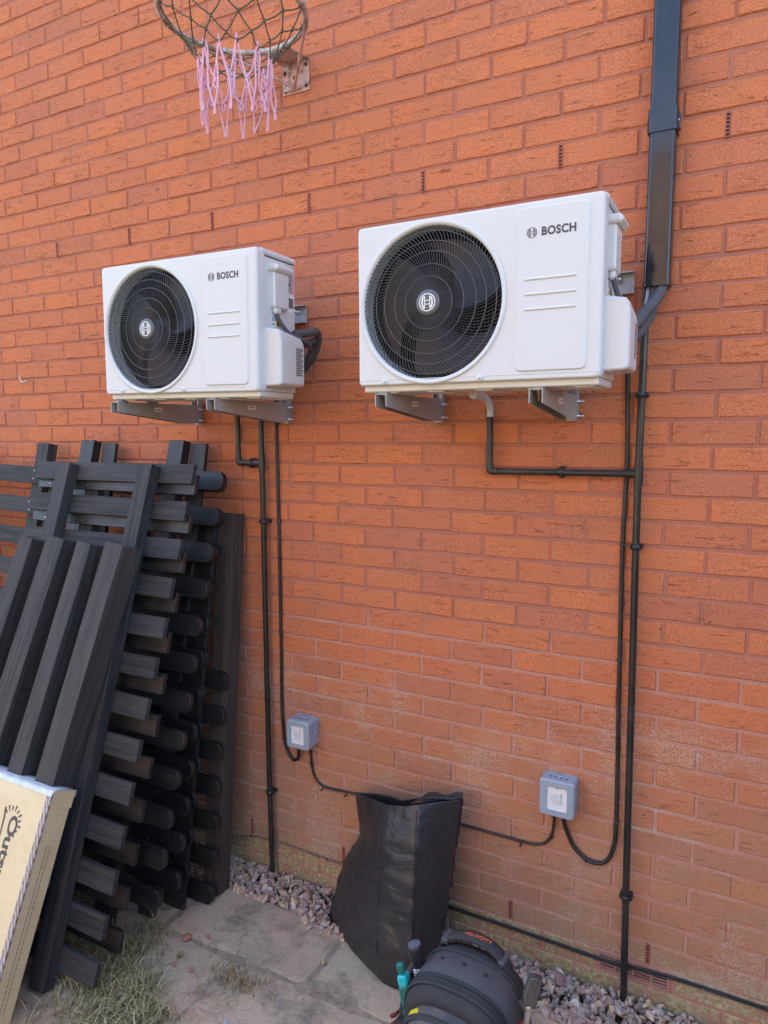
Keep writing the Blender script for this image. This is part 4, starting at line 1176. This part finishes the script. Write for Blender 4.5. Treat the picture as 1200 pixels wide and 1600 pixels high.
M['tape'] = tape.set(tape.ramp(tape.math('ADD', tape.math('MULTIPLY', ws, .5), .5), [(.2, (.22, .14, .10)), (.45, (.46, .32, .22)), (.7, (.26, .27, .31)), (1, (.50, .48, .48))]), .4, spec=.5)
m = MB(); m.add([(-.020, -BD - .001, .0), (-.020, -BD - .001, BH - .012), (.001, -BD - .0012, BH - .01), (.001, -BD - .0012, 0), (.0012, -BD + .005, BH - .012), (.0012, -BD + .005, 0)], [(0, 1, 2, 3), (3, 2, 4, 5)]); m.obj('edge_tape', M['tape'], bx)
M['ink'] = simple('carton_ink', (.075, .066, .055), .6, var=.1)
# printed name, reading down the carton, sun rays round the capital, swoosh beneath
me = fit_text(text_mesh('Outsunny', .07, .0018, .0002, .98), .318, .056); me.materials.append(M['ink'])
link('printed_name', me, bx, (-.170, -BD - .0006, .584), (R(90), R(90), 0))
m = MB(); oc = (-.150, .563)
for k in range(11):
    a = R(-72 + k * 21.5); d_ = Vector((math.cos(a), math.sin(a))); p_ = Vector((-d_.y, d_.x))
    c0 = Vector(oc) + d_ * .033; c1 = Vector(oc) + d_ * (.052 if k % 2 else .047)
    q = [c0 - p_ * .0012, c0 + p_ * .0012, c1 + p_ * .0042, c1 - p_ * .0042]
    m.add([(v_.x, -BD - .0006, v_.y) for v_ in q], [(0, 1, 2, 3)])
sw = [(-.192, .600, .007), (-.186, .57, .0075), (-.182, .52, .006), (-.183, .45, .005), (-.186, .36, .004), (-.19, .27, .0015)]
vs = []
for x, z, w_ in sw: vs += [(x - w_ / 2, -BD - .0006, z), (x + w_ / 2, -BD - .0006, z)]
m.add(vs, [(2 * i, 2 * i + 1, 2 * i + 3, 2 * i + 2) for i in range(len(sw) - 1)]); m.obj('sun_logo', M['ink'], bx)
m = MB(); jr = random.Random(3)
for c_ in range(2):
    z = BH - .17
    while z > .04:
        l_ = jr.uniform(.004, .016)
        m.box((.0002, -BD + .036 + c_ * .014, z - l_), (.0006, -BD + .0386 + c_ * .014, z)); z -= l_ + jr.uniform(.002, .004)
m.obj('small_print', simple('faint_ink', (.22, .18, .13), .6), bx)

# ------------------------------------------------------------------ black refuse sack
rows = [[(-.692, -.07, .484), (-.496, -.19, .547), (-.373, -.22, .594), (-.25, -.10, .586)],
        [(-.68, -.07, .393), (-.493, -.21, .505), (-.364, -.24, .544), (-.257, -.11, .520)],
        [(-.672, -.07, .324), (-.49, -.235, .45), (-.357, -.265, .482), (-.262, -.12, .450)],
        [(-.723, -.08, .233), (-.493, -.25, .365), (-.352, -.28, .407), (-.271, -.13, .372)],
        [(-.755, -.09, .144), (-.485, -.275, .278), (-.347, -.30, .323), (-.281, -.14, .289)],
        [(-.769, -.11, .063), (-.482, -.29, .208), (-.345, -.31, .246), (-.292, -.15, .208)],
        [(-.768, -.14, .010), (-.474, -.315, .115), (-.338, -.33, .13), (-.300, -.17, .11)],
        [(-.700, -.190, .0035), (-.446, -.327, .004), (-.345, -.325, .004), (-.310, -.18, .004)]]
back = [(-.45, -.168, .566), (-.45, -.13, .49), (-.46, -.085, .40), (-.49, -.025, .30), (-.51, -.025, .21), (-.52, -.03, .13), (-.52, -.045, .05), (-.5, -.09, .004)]
SEG = 10
sack = thing('refuse_sack', 'open black plastic refuse sack standing against the wall', 'bag', (-.48, -.18, 0))
def sack_ring(t):
    i = min(int(t), len(rows) - 2); f_ = t - i
    Ls = [Vector(rows[i][k]).lerp(Vector(rows[i + 1][k]), f_) for k in range(4)]
    B = Vector(back[i]).lerp(Vector(back[i + 1]), f_)
    Lk, F, F2, Rk = Ls
    ring = []
    def seg(p, q, bulge, n):
        d_ = q - p; nn = Vector((d_.y, -d_.x, 0)).normalized()
        return [p + d_ * (j / n) + nn * bulge * math.sin(math.pi * j / n) for j in range(n)]
    low = max(0, t - 2.0) / 5
    ring += seg(Lk, F, .003 + .004 * low, SEG); ring += seg(F, F2, .004, 6); ring += seg(F2, Rk, .002 + .008 * low, SEG)
    ring += seg(Rk, B, .012, 7); ring += seg(B, Lk, .012, 7)
    return ring
NR = 64
m = MB(); rings = []
for r_ in range(NR + 1):
    t = (len(rows) - 1) * r_ / NR
    rg = sack_ring(t); out = []
    for j, p in enumerate(rg):
        wgt = min(1, r_ / 8)
        n1 = mnoise.noise(Vector((p.x * 7, p.y * 7, p.z * 5)))
        q2 = Vector((p.x * 11 + p.z * 9, p.y * 9, p.z * 22 - p.x * 10))
        n2 = 1 - abs(mnoise.noise(q2)) * 2
        n3 = 1 - abs(mnoise.noise(Vector((p.x * 16 - p.z * 12, p.y * 16 + 3, p.z * 9 + 5)))) * 2
        lowk = min(1, max(0.15, t / 5))
        dsp = .007 * n1 + (.007 * max(0, n2) ** 3 + .006 * max(0, n3) ** 3) * lowk
        c_ = Vector((-.49, -.13, p.z)); d_ = (p - c_); d_.z = 0; d_.normalize()
        fade = 1 if p.y < -.06 else .3
        q = p + d_ * dsp * (.4 + .6 * wgt) * fade * (1 if r_ < NR else 0)
        q.z += .006 * n1 * (1 - wgt); q.z = max(q.z, .0025 + .0005 * (NR - r_ > 0)); q.y = min(q.y, -.012)
        out.append(q - Vector((-.48, -.18, 0)))
    rings.append(out)
k = len(rings[0])
vs = [tuple(p) for rg in rings for p in rg]
fs = [(r_ * k + j, r_ * k + (j + 1) % k, (r_ + 1) * k + (j + 1) % k, (r_ + 1) * k + j) for r_ in range(NR) for j in range(k)] + [tuple(range(NR * k, NR * k + k))]
m.add(vs, fs, True)
sack_n = NT('black_polythene'); _P = sack_n.pos('object')
wr = sack_n.noise(sack_n.mapping(_P, (7, 7, 10), (1, 2, 3)), 1, 3, .5, 1.4)
wr2 = sack_n.noise(sack_n.mapping(_P, (30, 30, 22)), 1, 4, .6, .5)
M['sack'] = sack_n.set(sack_n.ramp(wr2, [(.3, (.027, .0255, .027)), (.8, (.037, .0345, .036))]), sack_n.ramp(wr, [(.35, .32), (.65, .46)]), spec=.5)
vo_ = sack_n.node('ShaderNodeTexVoronoi'); vo_.inputs['Scale'].default_value = 13
dv = sack_n.node('ShaderNodeVectorMath'); dv.operation = 'ADD'; sack_n.l(sack_n.mapping(_P, (1, 1, .7)), dv.inputs[0])
nc = sack_n.node('ShaderNodeTexNoise'); nc.inputs['Scale'].default_value = 5; sack_n.l(_P, nc.inputs['Vector'])
sv = sack_n.node('ShaderNodeVectorMath'); sv.operation = 'SCALE'; sv.inputs['Scale'].default_value = .16; sack_n.l(nc.outputs['Color'], sv.inputs[0]); sack_n.l(sv.outputs[0], dv.inputs[1])
sack_n.l(dv.outputs[0], vo_.inputs['Vector']); wr = sack_n.math('ADD', wr, sack_n.math('MULTIPLY', vo_.outputs['Distance'], .55))
sack_n.bump(sack_n.math('ADD', wr, sack_n.math('MULTIPLY', wr2, .06)), .55, .016)
so = m.obj('sack_body', M['sack'], sack)
md = so.modifiers.new('thickness', 'SOLIDIFY'); md.thickness = .0006; md.offset = -1
me = so.data
# inside lip folded over at the right
m = MB(); vs = []
for i in range(13):
    t_ = i / 12; p = Vector((-.405, -.205, .578)).lerp(Vector((-.252, -.105, .587)), t_); q = Vector((-.39, -.09, .566)).lerp(Vector((-.262, -.075, .590)), t_)
    sag = .020 * math.sin(math.pi * t_)
    vs += [tuple(p + Vector((.48, .18, .002))), tuple((p.lerp(q, .5)) + Vector((.48, .18, -sag))), tuple(q + Vector((.48, .18, .006 * math.sin(9 * t_))))]
m.add(vs, [(3 * i + j, 3 * i + j + 1, 3 * i + j + 4, 3 * i + j + 3) for i in range(12) for j in range(2)], True); m.obj('folded_lip', M['sack'], sack)
for (f_, off) in ((1, 0), (2, .012)):
    m = MB(); pts = []
    for r_ in range(3, NR - 4, 2):
        j = SEG if f_ == 1 else SEG + 6
        p = rings[r_][j]; d_ = Vector((p.x, p.y - .05, 0)).normalized(); pts.append(tuple(p + d_ * .0006))
    m.tube(pts, .0016, 6); m.obj('crease', M['sack'], sack)

# ------------------------------------------------------------------ tool bag and what sits in its pockets
tb = thing('tool_bag', 'black and grey tool backpack with orange lettering on its handle', 'tool bag', (-.055, -.60, 0), (0, 0, R(-3)))
fab_n = NT('black_ballistic_fabric'); _P = fab_n.pos('object')
M['fab'] = fab_n.set(fab_n.mix(fab_n.noise(_P, 14, 5, .65), (.022, .022, .024), (.060, .058, .056)), .8, spec=.3); fab_n.bump(fab_n.noise(_P, 600, 2), .4, .001)
grey_n = NT('grey_moulded_panel'); _P = grey_n.pos('object')
M['tbgrey'] = grey_n.set(grey_n.mix(grey_n.noise(_P, 11, 5, .6), (.050, .052, .058), (.100, .102, .108)), .55, spec=.4); grey_n.bump(grey_n.noise(_P, 60, 3), .15, .002)
M['pocket'] = simple('scuffed_pocket', (.055, .052, .050), .6, var=.3, scale=16, dust=.18)
M['orange'] = simple('orange_embroidery', (.62, .13, .05), .7, var=.1)
def arch(hw, top, base=0.0, sq=2.6, n=28):
    """arch outline from lower left over the top to lower right (x,z)"""
    sh = top - hw * .78
    pts = [(-hw, base)]
    pts += [(-hw, base + (sh - base) * i / 4) for i in range(1, 4)]
    for i in range(n + 1):
        a = math.pi - math.pi * i / n; c_, s_ = math.cos(a), math.sin(a)
        pts.append((hw * math.copysign(abs(c_) ** (2 / sq), c_), sh + (top - sh) * abs(s_) ** (2 / sq)))
    pts += [(hw, base + (sh - base) * (3 - i) / 4) for i in range(0, 3)] + [(hw, base)]
    return pts
def arch_loft(secs, name, mat, parent, cap0=False, cap1=False):
    m = MB(); n = len(secs[0][1]); vs = []
    for y, pts in secs: vs += [(x, y, z) for x, z in pts]
    fs = [(i * n + j, i * n + j + 1, (i + 1) * n + j + 1, (i + 1) * n + j) for i in range(len(secs) - 1) for j in range(n - 1)]
    m.add(vs, fs, True)
    if cap0: m.add(vs[:n], [tuple(range(n))])
    if cap1: m.add(vs[-n:], [tuple(range(n))])
    return m.obj(name, mat, parent)
# back padding, grey gusset, front edge, pocket (local y: negative = towards the camera)
arch_loft([(.115, arch(.118, .372)), (.108, arch(.132, .392)), (.080, arch(.139, .402)), (.060, arch(.141, .404))], 'back_panel', M['fab'], tb, True)
arch_loft([(.060, arch(.1395, .4005)), (.030, arch(.143, .407)), (.0, arch(.144, .408)), (-.030, arch(.143, .405)), (-.040, arch(.141, .401))], 'gusset', M['tbgrey'], tb)
arch_loft([(.062, arch(.142, .4045)), (.056, arch(.1455, .4095)), (.050, arch(.142, .4045))], 'piping', M['fab'], tb)
for y in (-.040, -.056, -.070):
    arch_loft([(y + .007, arch(.140, .400)), (y, arch(.1445, .4065)), (y - .007, arch(.140, .400))], 'piping', M['fab'], tb)
arch_loft([(-.035, arch(.139, .398)), (-.080, arch(.138, .395)), (-.094, arch(.130, .386)), (-.098, arch(.116, .370))], 'front_panel', M['fab'], tb, False, True)
pk = arch_loft([(-.092, arch(.116, .358)), (-.128, arch(.115, .352)), (-.146, arch(.106, .338)), (-.150, arch(.09, .318))], 'front_pocket', M['pocket'], tb, False, True)
arch_loft([(-.124, arch(.117, .356)), (-.130, arch(.1195, .3595)), (-.137, arch(.115, .350))], 'pocket_piping', M['fab'], tb)
m = MB()
for x in (-.052, .052): m.box((x - .007, -.1525, .04), (x + .007, -.1495, .300), .001)
m.box((-.059, -.1530, .282), (.059, -.1500, .296), .001); m.obj('webbing', M['tbgrey'], pk)
for x in (-.070, -.008, .054):
    m = MB(); a_ = arch(.1445, .4085); z = min(((abs(p[0] - x), p[1]) for p in a_ if p[1] > .3))[1]
    m.lathe([(.0003, .0012), (.0035, .0014), (.0062, .001), (.0066, -.004)], (x, .012, z + .0005), 'z', 14); m.obj('eyelet', M['dark'], tb)
# carrying handle arched over the back edge
hp = [(-.112, .088, .360), (-.104, .092, .388), (-.078, .096, .410), (-.03, .098, .424), (.018, .097, .425), (.060, .092, .412), (.086, .088, .388), (.096, .086, .362)]
hpp = smooth_path(hp, 6); m = MB(); vs = []
for i, p in enumerate(hpp):
    t_ = (hpp[min(i + 1, len(hpp) - 1)] - hpp[max(i - 1, 0)]).normalized(); up = Vector((0, 0, 1)); nn = t_.cross(Vector((0, 1, 0))).normalized()
    nn = nn if nn.z > 0 else -nn
    for (dy, dn) in ((-.021, -.003), (-.018, .004), (0, .0065), (.018, .004), (.021, -.003), (0, -.005)):
        vs.append(tuple(p + Vector((0, dy, 0)) + nn * dn))
m.add(vs, [(i * 6 + j, i * 6 + (j + 1) % 6, (i + 1) * 6 + (j + 1) % 6, (i + 1) * 6 + j) for i in range(len(hpp) - 1) for j in range(6)], True)
hd = m.obj('carry_handle', M['fab'], tb)
for x in (-.092, .074):
    m = MB(); p = min(hpp, key=lambda q: abs(q.x - x)); m.box((p.x - .010, p.y - .024, p.z - .008), (p.x + .010, p.y + .024, p.z + .0085), .003); m.obj('webbing_loop', M['tbgrey'], hd)
me = fit_text(text_mesh('VELOCITY', .02, .0006, .0002, 1.1), .082, .0150); me.materials.append(M['orange'])
co = np.empty(len(me.vertices) * 3); me.vertices.foreach_get('co', co); co = co.reshape(-1, 3)
for v_ in co:
    x = -.044 + v_[0]
    zz = np.interp(x, [p.x for p in hpp], [p.z for p in hpp])
    v_[:] = (x, .0915 + v_[1] * .9, zz + .0072 + v_[2] - .0006 * abs(v_[1]) / .0135)
me.vertices.foreach_set('co', co.ravel()); me.update()
link('lettering', me, hd)
# side pockets and straps
for s in (-1, 1):
    m = MB(); m.prism(rrect(-.085, .055, .02, .235, .02, 4), s * .178, s * .138, 'x', .012); m.obj('side_pocket', M['fab'], tb)
    m = MB(); m.tube(smooth_path([(s * .143, .03, .36), (s * .168, .02, .33), (s * .176, .0, .28), (s * .172, -.02, .22)], 5), .008, 6); m.obj('side_strap', M['tbgrey'], tb)
m = MB(); m.box((-.172, -.012, .300), (-.156, .016, .338), .004); bk = m.obj('strap_buckle', M['tbgrey'], tb)
m = MB(); m.box((-.1735, -.008, .306), (-.172, -.002, .332)); m.box((-.1735, .003, .306), (-.172, .008, .332)); m.obj('print', M['whiteprint'], bk)
m = MB(); m.tube(smooth_path([(-.170, -.06, .25), (-.196, -.05, .22), (-.198, -.02, .20), (-.182, .01, .22)], 6), .0045, 8); m.tube(smooth_path([(-.172, -.07, .23), (-.199, -.06, .19), (-.198, -.03, .17), (-.178, 0, .19)], 6), .0045, 8); m.obj('elastic_loop', M['maroon'], tb)
M['teal'] = simple('teal_plastic', (.012, .14, .11), .38, var=.15)
M['tealtop'] = simple('turquoise_plastic', (.02, .42, .42), .3, var=.08)
M['yellow'] = simple('yellow_plastic', (.75, .58, .02), .4, var=.05)
M['torch'] = simple('torch_body', (.020, .020, .023), .35, var=.15)
tc = thing('torch', 'black torch with white printed label in the tool bag side pocket', 'torch', (-.163, -.590, .220), (R(-2), R(-12), R(12)))
m = MB(); m.lathe([(.0005, 0), (.0185, 0), (.0185, .160), (.0205, .168), (.0210, .196), (.0190, .204), (.0005, .205)], (0, 0, 0), 'z', 24); m.obj('barrel', M['torch'], tc)
m = MB(); m.lathe([(.0005, .2054), (.016, .2056), (.018, .2045)], (0, 0, 0), 'z', 18); m.obj('end_cap', simple('cap_grey', (.10, .12, .15), .3), tc)
m = MB()
for i in range(3):
    for j in range(2): m.box((-.011 + j * .0115, -.0192, .100 + i * .016), (-.002 + j * .0115, -.0180, .112 + i * .016))
for i in range(5): m.box((-.012, -.0190, .040 + i * .011), (.003 + .007 * (i % 2), -.0178, .044 + i * .011))
m.obj('print', M['whiteprint'], tc)
kn = thing('utility_knife', 'teal handled knife in the outer loop of the tool bag', 'knife', (-.180, -.655, .225), (R(-6), R(-14), R(10)))
m = MB(); m.prism(rrect(-.014, .014, 0, .120, .010, 4), -.014, .014, 'y', .004); m.obj('grip', M['teal'], kn)
m = MB(); m.prism(rrect(-.0125, .0145, .116, .146, .008, 4), -.013, .013, 'y', .004); m.obj('thumb_rest', M['tealtop'], kn)
m = MB(); m.box((-.010, -.009, .150), (.012, .009, .176), .004); m.obj('collar', M['teal'], kn)
m = MB(); m.tube(smooth_path([(-.016, -.013, .06), (-.017, .0, .07), (-.014, .013, .06)], 6), .004, 8); kl = m.obj('loop', M['fab'], kn)
yb_ = thing('yellow_tape_measure', 'yellow tool peeping out of the tool bag front', 'tape measure', (-.140, -.7115, .312), (0, R(-35), 0))
m = MB(); m.prism(rrect(-.022, .022, -.02, .024, .012, 4), -.012, .012, 'y', .003); m.obj('case', M['yellow'], yb_)
m = MB(); m.lathe([(.0003, -.0135), (.008, -.0135), (.009, -.012)], (0, 0, 0), 'y', 16); m.obj('centre_boss', M['torch'], yb_)
ch = thing('claw_hammer', 'worn claw hammer with red grip standing in the tool bag right pocket', 'hammer', (.106, -.630, .235), (R(-10), R(9), R(20)))
m = MB(); m.prism(rrect(-.012, .012, -.08, .095, .009, 4), -.0125, .0125, 'y', .004); m.obj('grip', M['red'], ch)
m = MB(); m.box((-.0075, -.0085, .095), (.0075, .0085, .150), .003); m.obj('shaft', M['steel'], ch)
hm = simple('scuffed_steel', (.10, .092, .088), .55, .5, var=.35, scale=30)
m = MB(); m.prism([(-.014, .142), (.014, .142), (.018, .165), (.022, .214), (.008, .218), (-.010, .214), (-.018, .165)], -.012, .012, 'y', .003); hh = m.obj('head', hm, ch)
m = MB(); m.lathe([(.0105, .132), (.0125, .134), (.0125, .146), (.0105, .148)], (0, 0, 0), 'z', 16, True, True); m.obj('collar', M['steel'], hh)
rk = thing('screwdriver', 'red handled screwdriver beside the hammer in the tool bag', 'screwdriver', (.088, -.690, .185), (R(-4), R(4), 0))
m = MB(); m.lathe([(.0005, .110), (.009, .108), (.012, .098), (.0125, .05), (.010, .02), (.008, 0)], (0, 0, 0), 'z', 8); m.obj('handle', M['red'], rk)
m = MB(); m.tube([(0, 0, 0), (0, 0, -.11)], .003, 8); m.obj('shank', M['steel'], rk)

# ------------------------------------------------------------------ gravel strip, loose stones, grass
def ico():
    bm = bmesh.new(); bmesh.ops.create_icosphere(bm, subdivisions=1, radius=1)
    bm.verts.ensure_lookup_table()
    v = np.array([p.co[:] for p in bm.verts]); f = np.array([[q.index for q in fa.verts] for fa in bm.faces]); bm.free()
    return v, f
def ico2():
    bm = bmesh.new(); bmesh.ops.create_icosphere(bm, subdivisions=2, radius=1)
    v = np.array([p.co[:] for p in bm.verts]); f = np.array([[q.index for q in fa.verts] for fa in bm.faces]); bm.free()
    return v, f
IV, IF = ico2()
def stone_verts(size, seed):
    r_ = np.random.default_rng(seed)
    v = IV.copy()
    # cut with random planes for an angular, chipped stone
    for _ in range(11):
        n = r_.normal(size=3); n /= np.linalg.norm(n); d = r_.uniform(.36, .72)
        s = v @ n; over = s > d
        v[over] -= np.outer(s[over] - d, n)
    v *= np.array([1.0, r_.uniform(.6, .95), r_.uniform(.42, .7)])
    q = r_.normal(size=4); q /= np.linalg.norm(q); w_, x, y, z = q
    Rm = np.array([[1 - 2 * (y * y + z * z), 2 * (x * y - z * w_), 2 * (x * z + y * w_)], [2 * (x * y + z * w_), 1 - 2 * (x * x + z * z), 2 * (y * z - x * w_)], [2 * (x * z - y * w_), 2 * (y * z + x * w_), 1 - 2 * (x * x + y * y)]])
    return (v @ Rm.T) * size
TONES = np.array([.24, .20, .18]) * .42 + .58 * np.array([(.30, .17, .145), (.27, .165, .145), (.235, .195, .175), (.20, .19, .18), (.33, .26, .20), (.255, .17, .155), (.40, .37, .33), (.16, .145, .14), (.34, .26, .13), (.22, .21, .205), (.19, .20, .17)])
def mesh_np(name, V, F, mat, tint, parent=None, smooth=False):
    me = bpy.data.meshes.new(name)
    me.from_pydata(V.tolist(), [], F.tolist())
    a = me.attributes.new('tint', 'FLOAT_COLOR', 'POINT'); a.data.foreach_set('color', np.concatenate([tint, np.ones((len(tint), 1))], 1).ravel())
    me.materials.append(mat)
    if smooth: me.polygons.foreach_set('use_smooth', [True] * len(F))
    return link(name, me, parent)
base = [stone_verts(1.0, 900 + i) for i in range(60)]
Vs, Fs, Ts = [], [], []; nv = 0
N = 3900
for i in range(N):
    x = rng.uniform(-1.95, 1.45)
    edge = -.178 + .03 * mnoise.noise(Vector((x * 5, 0, 9)))
    if -.85 < x < -.3: edge -= .05
    if .0 < x: edge -= .015
    y = rng.uniform(edge, -.010)
    layer = rng.random()
    s = rng.choice([.0125, .016, .0195, .024], p=[.28, .36, .26, .10]) * rng.uniform(.8, 1.2)
    z = -.030 + layer * .030 + (.010 if y > edge + .05 else 0) - .001
    if y < -.165: z = max(z, .000 + s * .35)
    q = base[rng.integers(60)]
    a = rng.uniform(0, 6.283); ca, sa = math.cos(a), math.sin(a)
    v = q * s; v = np.stack([v[:, 0] * ca - v[:, 1] * sa, v[:, 0] * sa + v[:, 1] * ca, v[:, 2]], 1) + (x, min(y, -s * .9), z)
    k = rng.integers(len(TONES)) if x > -.6 else rng.choice([0, 1, 5, 0, 2, 4, 6, 8, 7, 3])
    t_ = TONES[k] * rng.uniform(1.35, 1.95) * np.array([1.10, 1.0, .90])
    Vs.append(v); Fs.append(IF + nv); nv += len(v); Ts.append(np.tile(t_, (len(v), 1)))
tag(mesh_np('gravel', np.concatenate(Vs), np.concatenate(Fs), M['gravel'], np.concatenate(Ts)), 'mixed pink and grey gravel strip along the foot of the wall', 'gravel', None, 'stuff')
# stones lying loose on the slabs
def loose(x, y, s, tone, label, seed, name='loose_stone', cat='stone', grp='loose stones on the paving'):
    v = stone_verts(s, seed); v[:, 2] -= v[:, 2].min()
    o = mesh_np(name, v, IF, M['gravel'], np.tile(tone, (len(v), 1))); o.location = (x, y, .001)
    return tag(o, label, cat, grp)
SL = [(-1.165, -.475, .021, (.38, .17, .11), 'large orange red brick chip on the slab below the panels'),
      (-1.098, -.436, .013, (.40, .17, .13), 'red chip just right of the large brick chip'),
      (-1.128, -.552, .012, (.19, .15, .07), 'mossy brown pebble below the large brick chip'),
      (-1.115, -.590, .014, (.38, .17, .14), 'pinkish chip left of the dry grass tuft'),
      (-1.045, -.580, .016, (.38, .17, .14), 'pinkish double chip nearest the dry grass tuft'),
      (-.664, -.348, .015, (.42, .33, .21), 'pale tan stone on the slab edge beside the sack'),
      (-.617, -.458, .009, (.36, .20, .16), 'small pink pebble in front of the sack'),
      (-.637, -.470, .008, (.36, .27, .22), 'small buff pebble in front of the sack'),
      (-.800, -.690, .011, (.42, .50, .62), 'pale blue fragment on the front slab'),
      (-.945, -.520, .009, (.42, .48, .58), 'small bluish chip above the dry grass tuft'),
      (-1.30, -.255, .013, (.36, .17, .14), 'red chip at the foot of the short panel')]
for i, (x, y, s, t_, lb) in enumerate(SL): loose(x, y, s, np.array(t_), lb, 4000 + i)
loose(.075, -.062, .040, np.array((.30, .175, .15)), 'large pink wedge stone on the gravel right of the tool bag', 4100, grp=None)
loose(-.905, -.075, .024, np.array((.38, .19, .15)), 'large red stone on the gravel near the left drain pipe', 4101, grp=None)
o = MB(); o.box((-.055, -.004, 0), (.055, .004, .005), .0015); tag(o.obj('wood_stick', simple('dry_stick', (.26, .15, .10), .85, var=.2), None, (-.78, -.135, .018), (0, R(-6), R(62))), 'thin brown stick lying on the gravel left of the sack', 'stick')

def blades(name, pts, label, cols, lmin, lmax, lean, wdt, flat=0.0):
    V, F, T = [], [], []; n = 0; S = 5
    for (x, y) in pts:
        L = rng.uniform(lmin, lmax); a = rng.uniform(0, 6.283); d = np.array([math.cos(a), math.sin(a), 0]); pnorm = np.array([-d[1], d[0], 0])
        ln = rng.uniform(.25, 1.0) * lean; w_ = wdt * rng.uniform(.6, 1.3); c0 = cols[rng.integers(len(cols))] * rng.uniform(.7, 1.3)
        p = np.array([x, y, rng.uniform(-.004, .004) + flat * rng.uniform(0, .012)]); th = rng.uniform(.05, .3) * lean
        if flat: th = rng.uniform(1.25, 1.57)
        curl = rng.uniform(-.3, .3)
        for i in range(S + 1):
            ww = w_ * (1 - (i / S) ** 1.5) + .0002
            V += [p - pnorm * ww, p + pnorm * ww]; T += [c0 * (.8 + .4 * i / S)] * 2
            step = L / S
            p = p + (d * math.sin(th) + np.array([0, 0, math.cos(th)])) * step
            if p[2] < .002: p[2] = .002
            th += ln * .42 * rng.uniform(.5, 1.3) * (0.25 if flat else 1); th = min(th, 2.2)
            d2 = d + pnorm * curl * .25; d = d2 / np.linalg.norm(d2); pnorm = np.array([-d[1], d[0], 0])
        F += [(n + 2 * i, n + 2 * i + 1, n + 2 * i + 3, n + 2 * i + 2) for i in range(S)]; n += 2 * (S + 1)
    return tag(mesh_np(name, np.array(V), np.array(F), M['grass'], np.array(T), smooth=True), label, 'grass', None, 'stuff')
G = np.array([(.18, .18, .07), (.24, .23, .10), (.35, .31, .15), (.13, .14, .05), (.44, .38, .21), (.50, .43, .26)])
S_ = np.array([(.34, .27, .14), (.42, .35, .20), (.28, .20, .10), (.22, .17, .09), (.46, .40, .27)])
def cluster(cx, cy, sx, sy, n): return [(rng.normal(cx, sx), rng.normal(cy, sy)) for _ in range(n)]
pts = []
for _ in range(2600):
    t = rng.random(); x = rng.uniform(-1.75, -.98); lim = -.60 - .42 * (x + 1.35)
    y = lim - abs(rng.normal(0, .16)); pts.append((x, min(y, -.50 if x < -1.2 else -.62)))
pts += cluster(-1.19, -.74, .05, .04, 420) + cluster(-1.02, -.86, .06, .05, 380) + cluster(-1.30, -.60, .06, .04, 200)
pts = [p for p in pts if not (-1.47 < p[0] < -1.39 and p[1] > -.92 and p[1] < -.84)]
blades('grass', pts, 'rough green grass creeping over the slabs by the carton', G, .03, .10, 1.9, .0014)
pts = cluster(-.885, -.545, .05, .022, 170) + cluster(-1.30, -.50, .05, .03, 150)
blades('dry_grass', pts, 'tufts of dry straw coloured grass on the slabs', S_, .03, .08, 1.3, .0009)
pts = [(rng.uniform(-1.5, -.5), rng.uniform(-1.0, -.35)) for _ in range(130)] + cluster(-1.1, -.7, .15, .12, 260) + cluster(-.87, -.55, .10, .04, 60)
pts = [p for p in pts if not (p[1] > -.42 and p[0] > -.75)]
blades('straw', pts, 'scattered dry straws lying on the slabs', np.concatenate([S_, G[2:3]]), .03, .10, .6, .0008, 1.0)
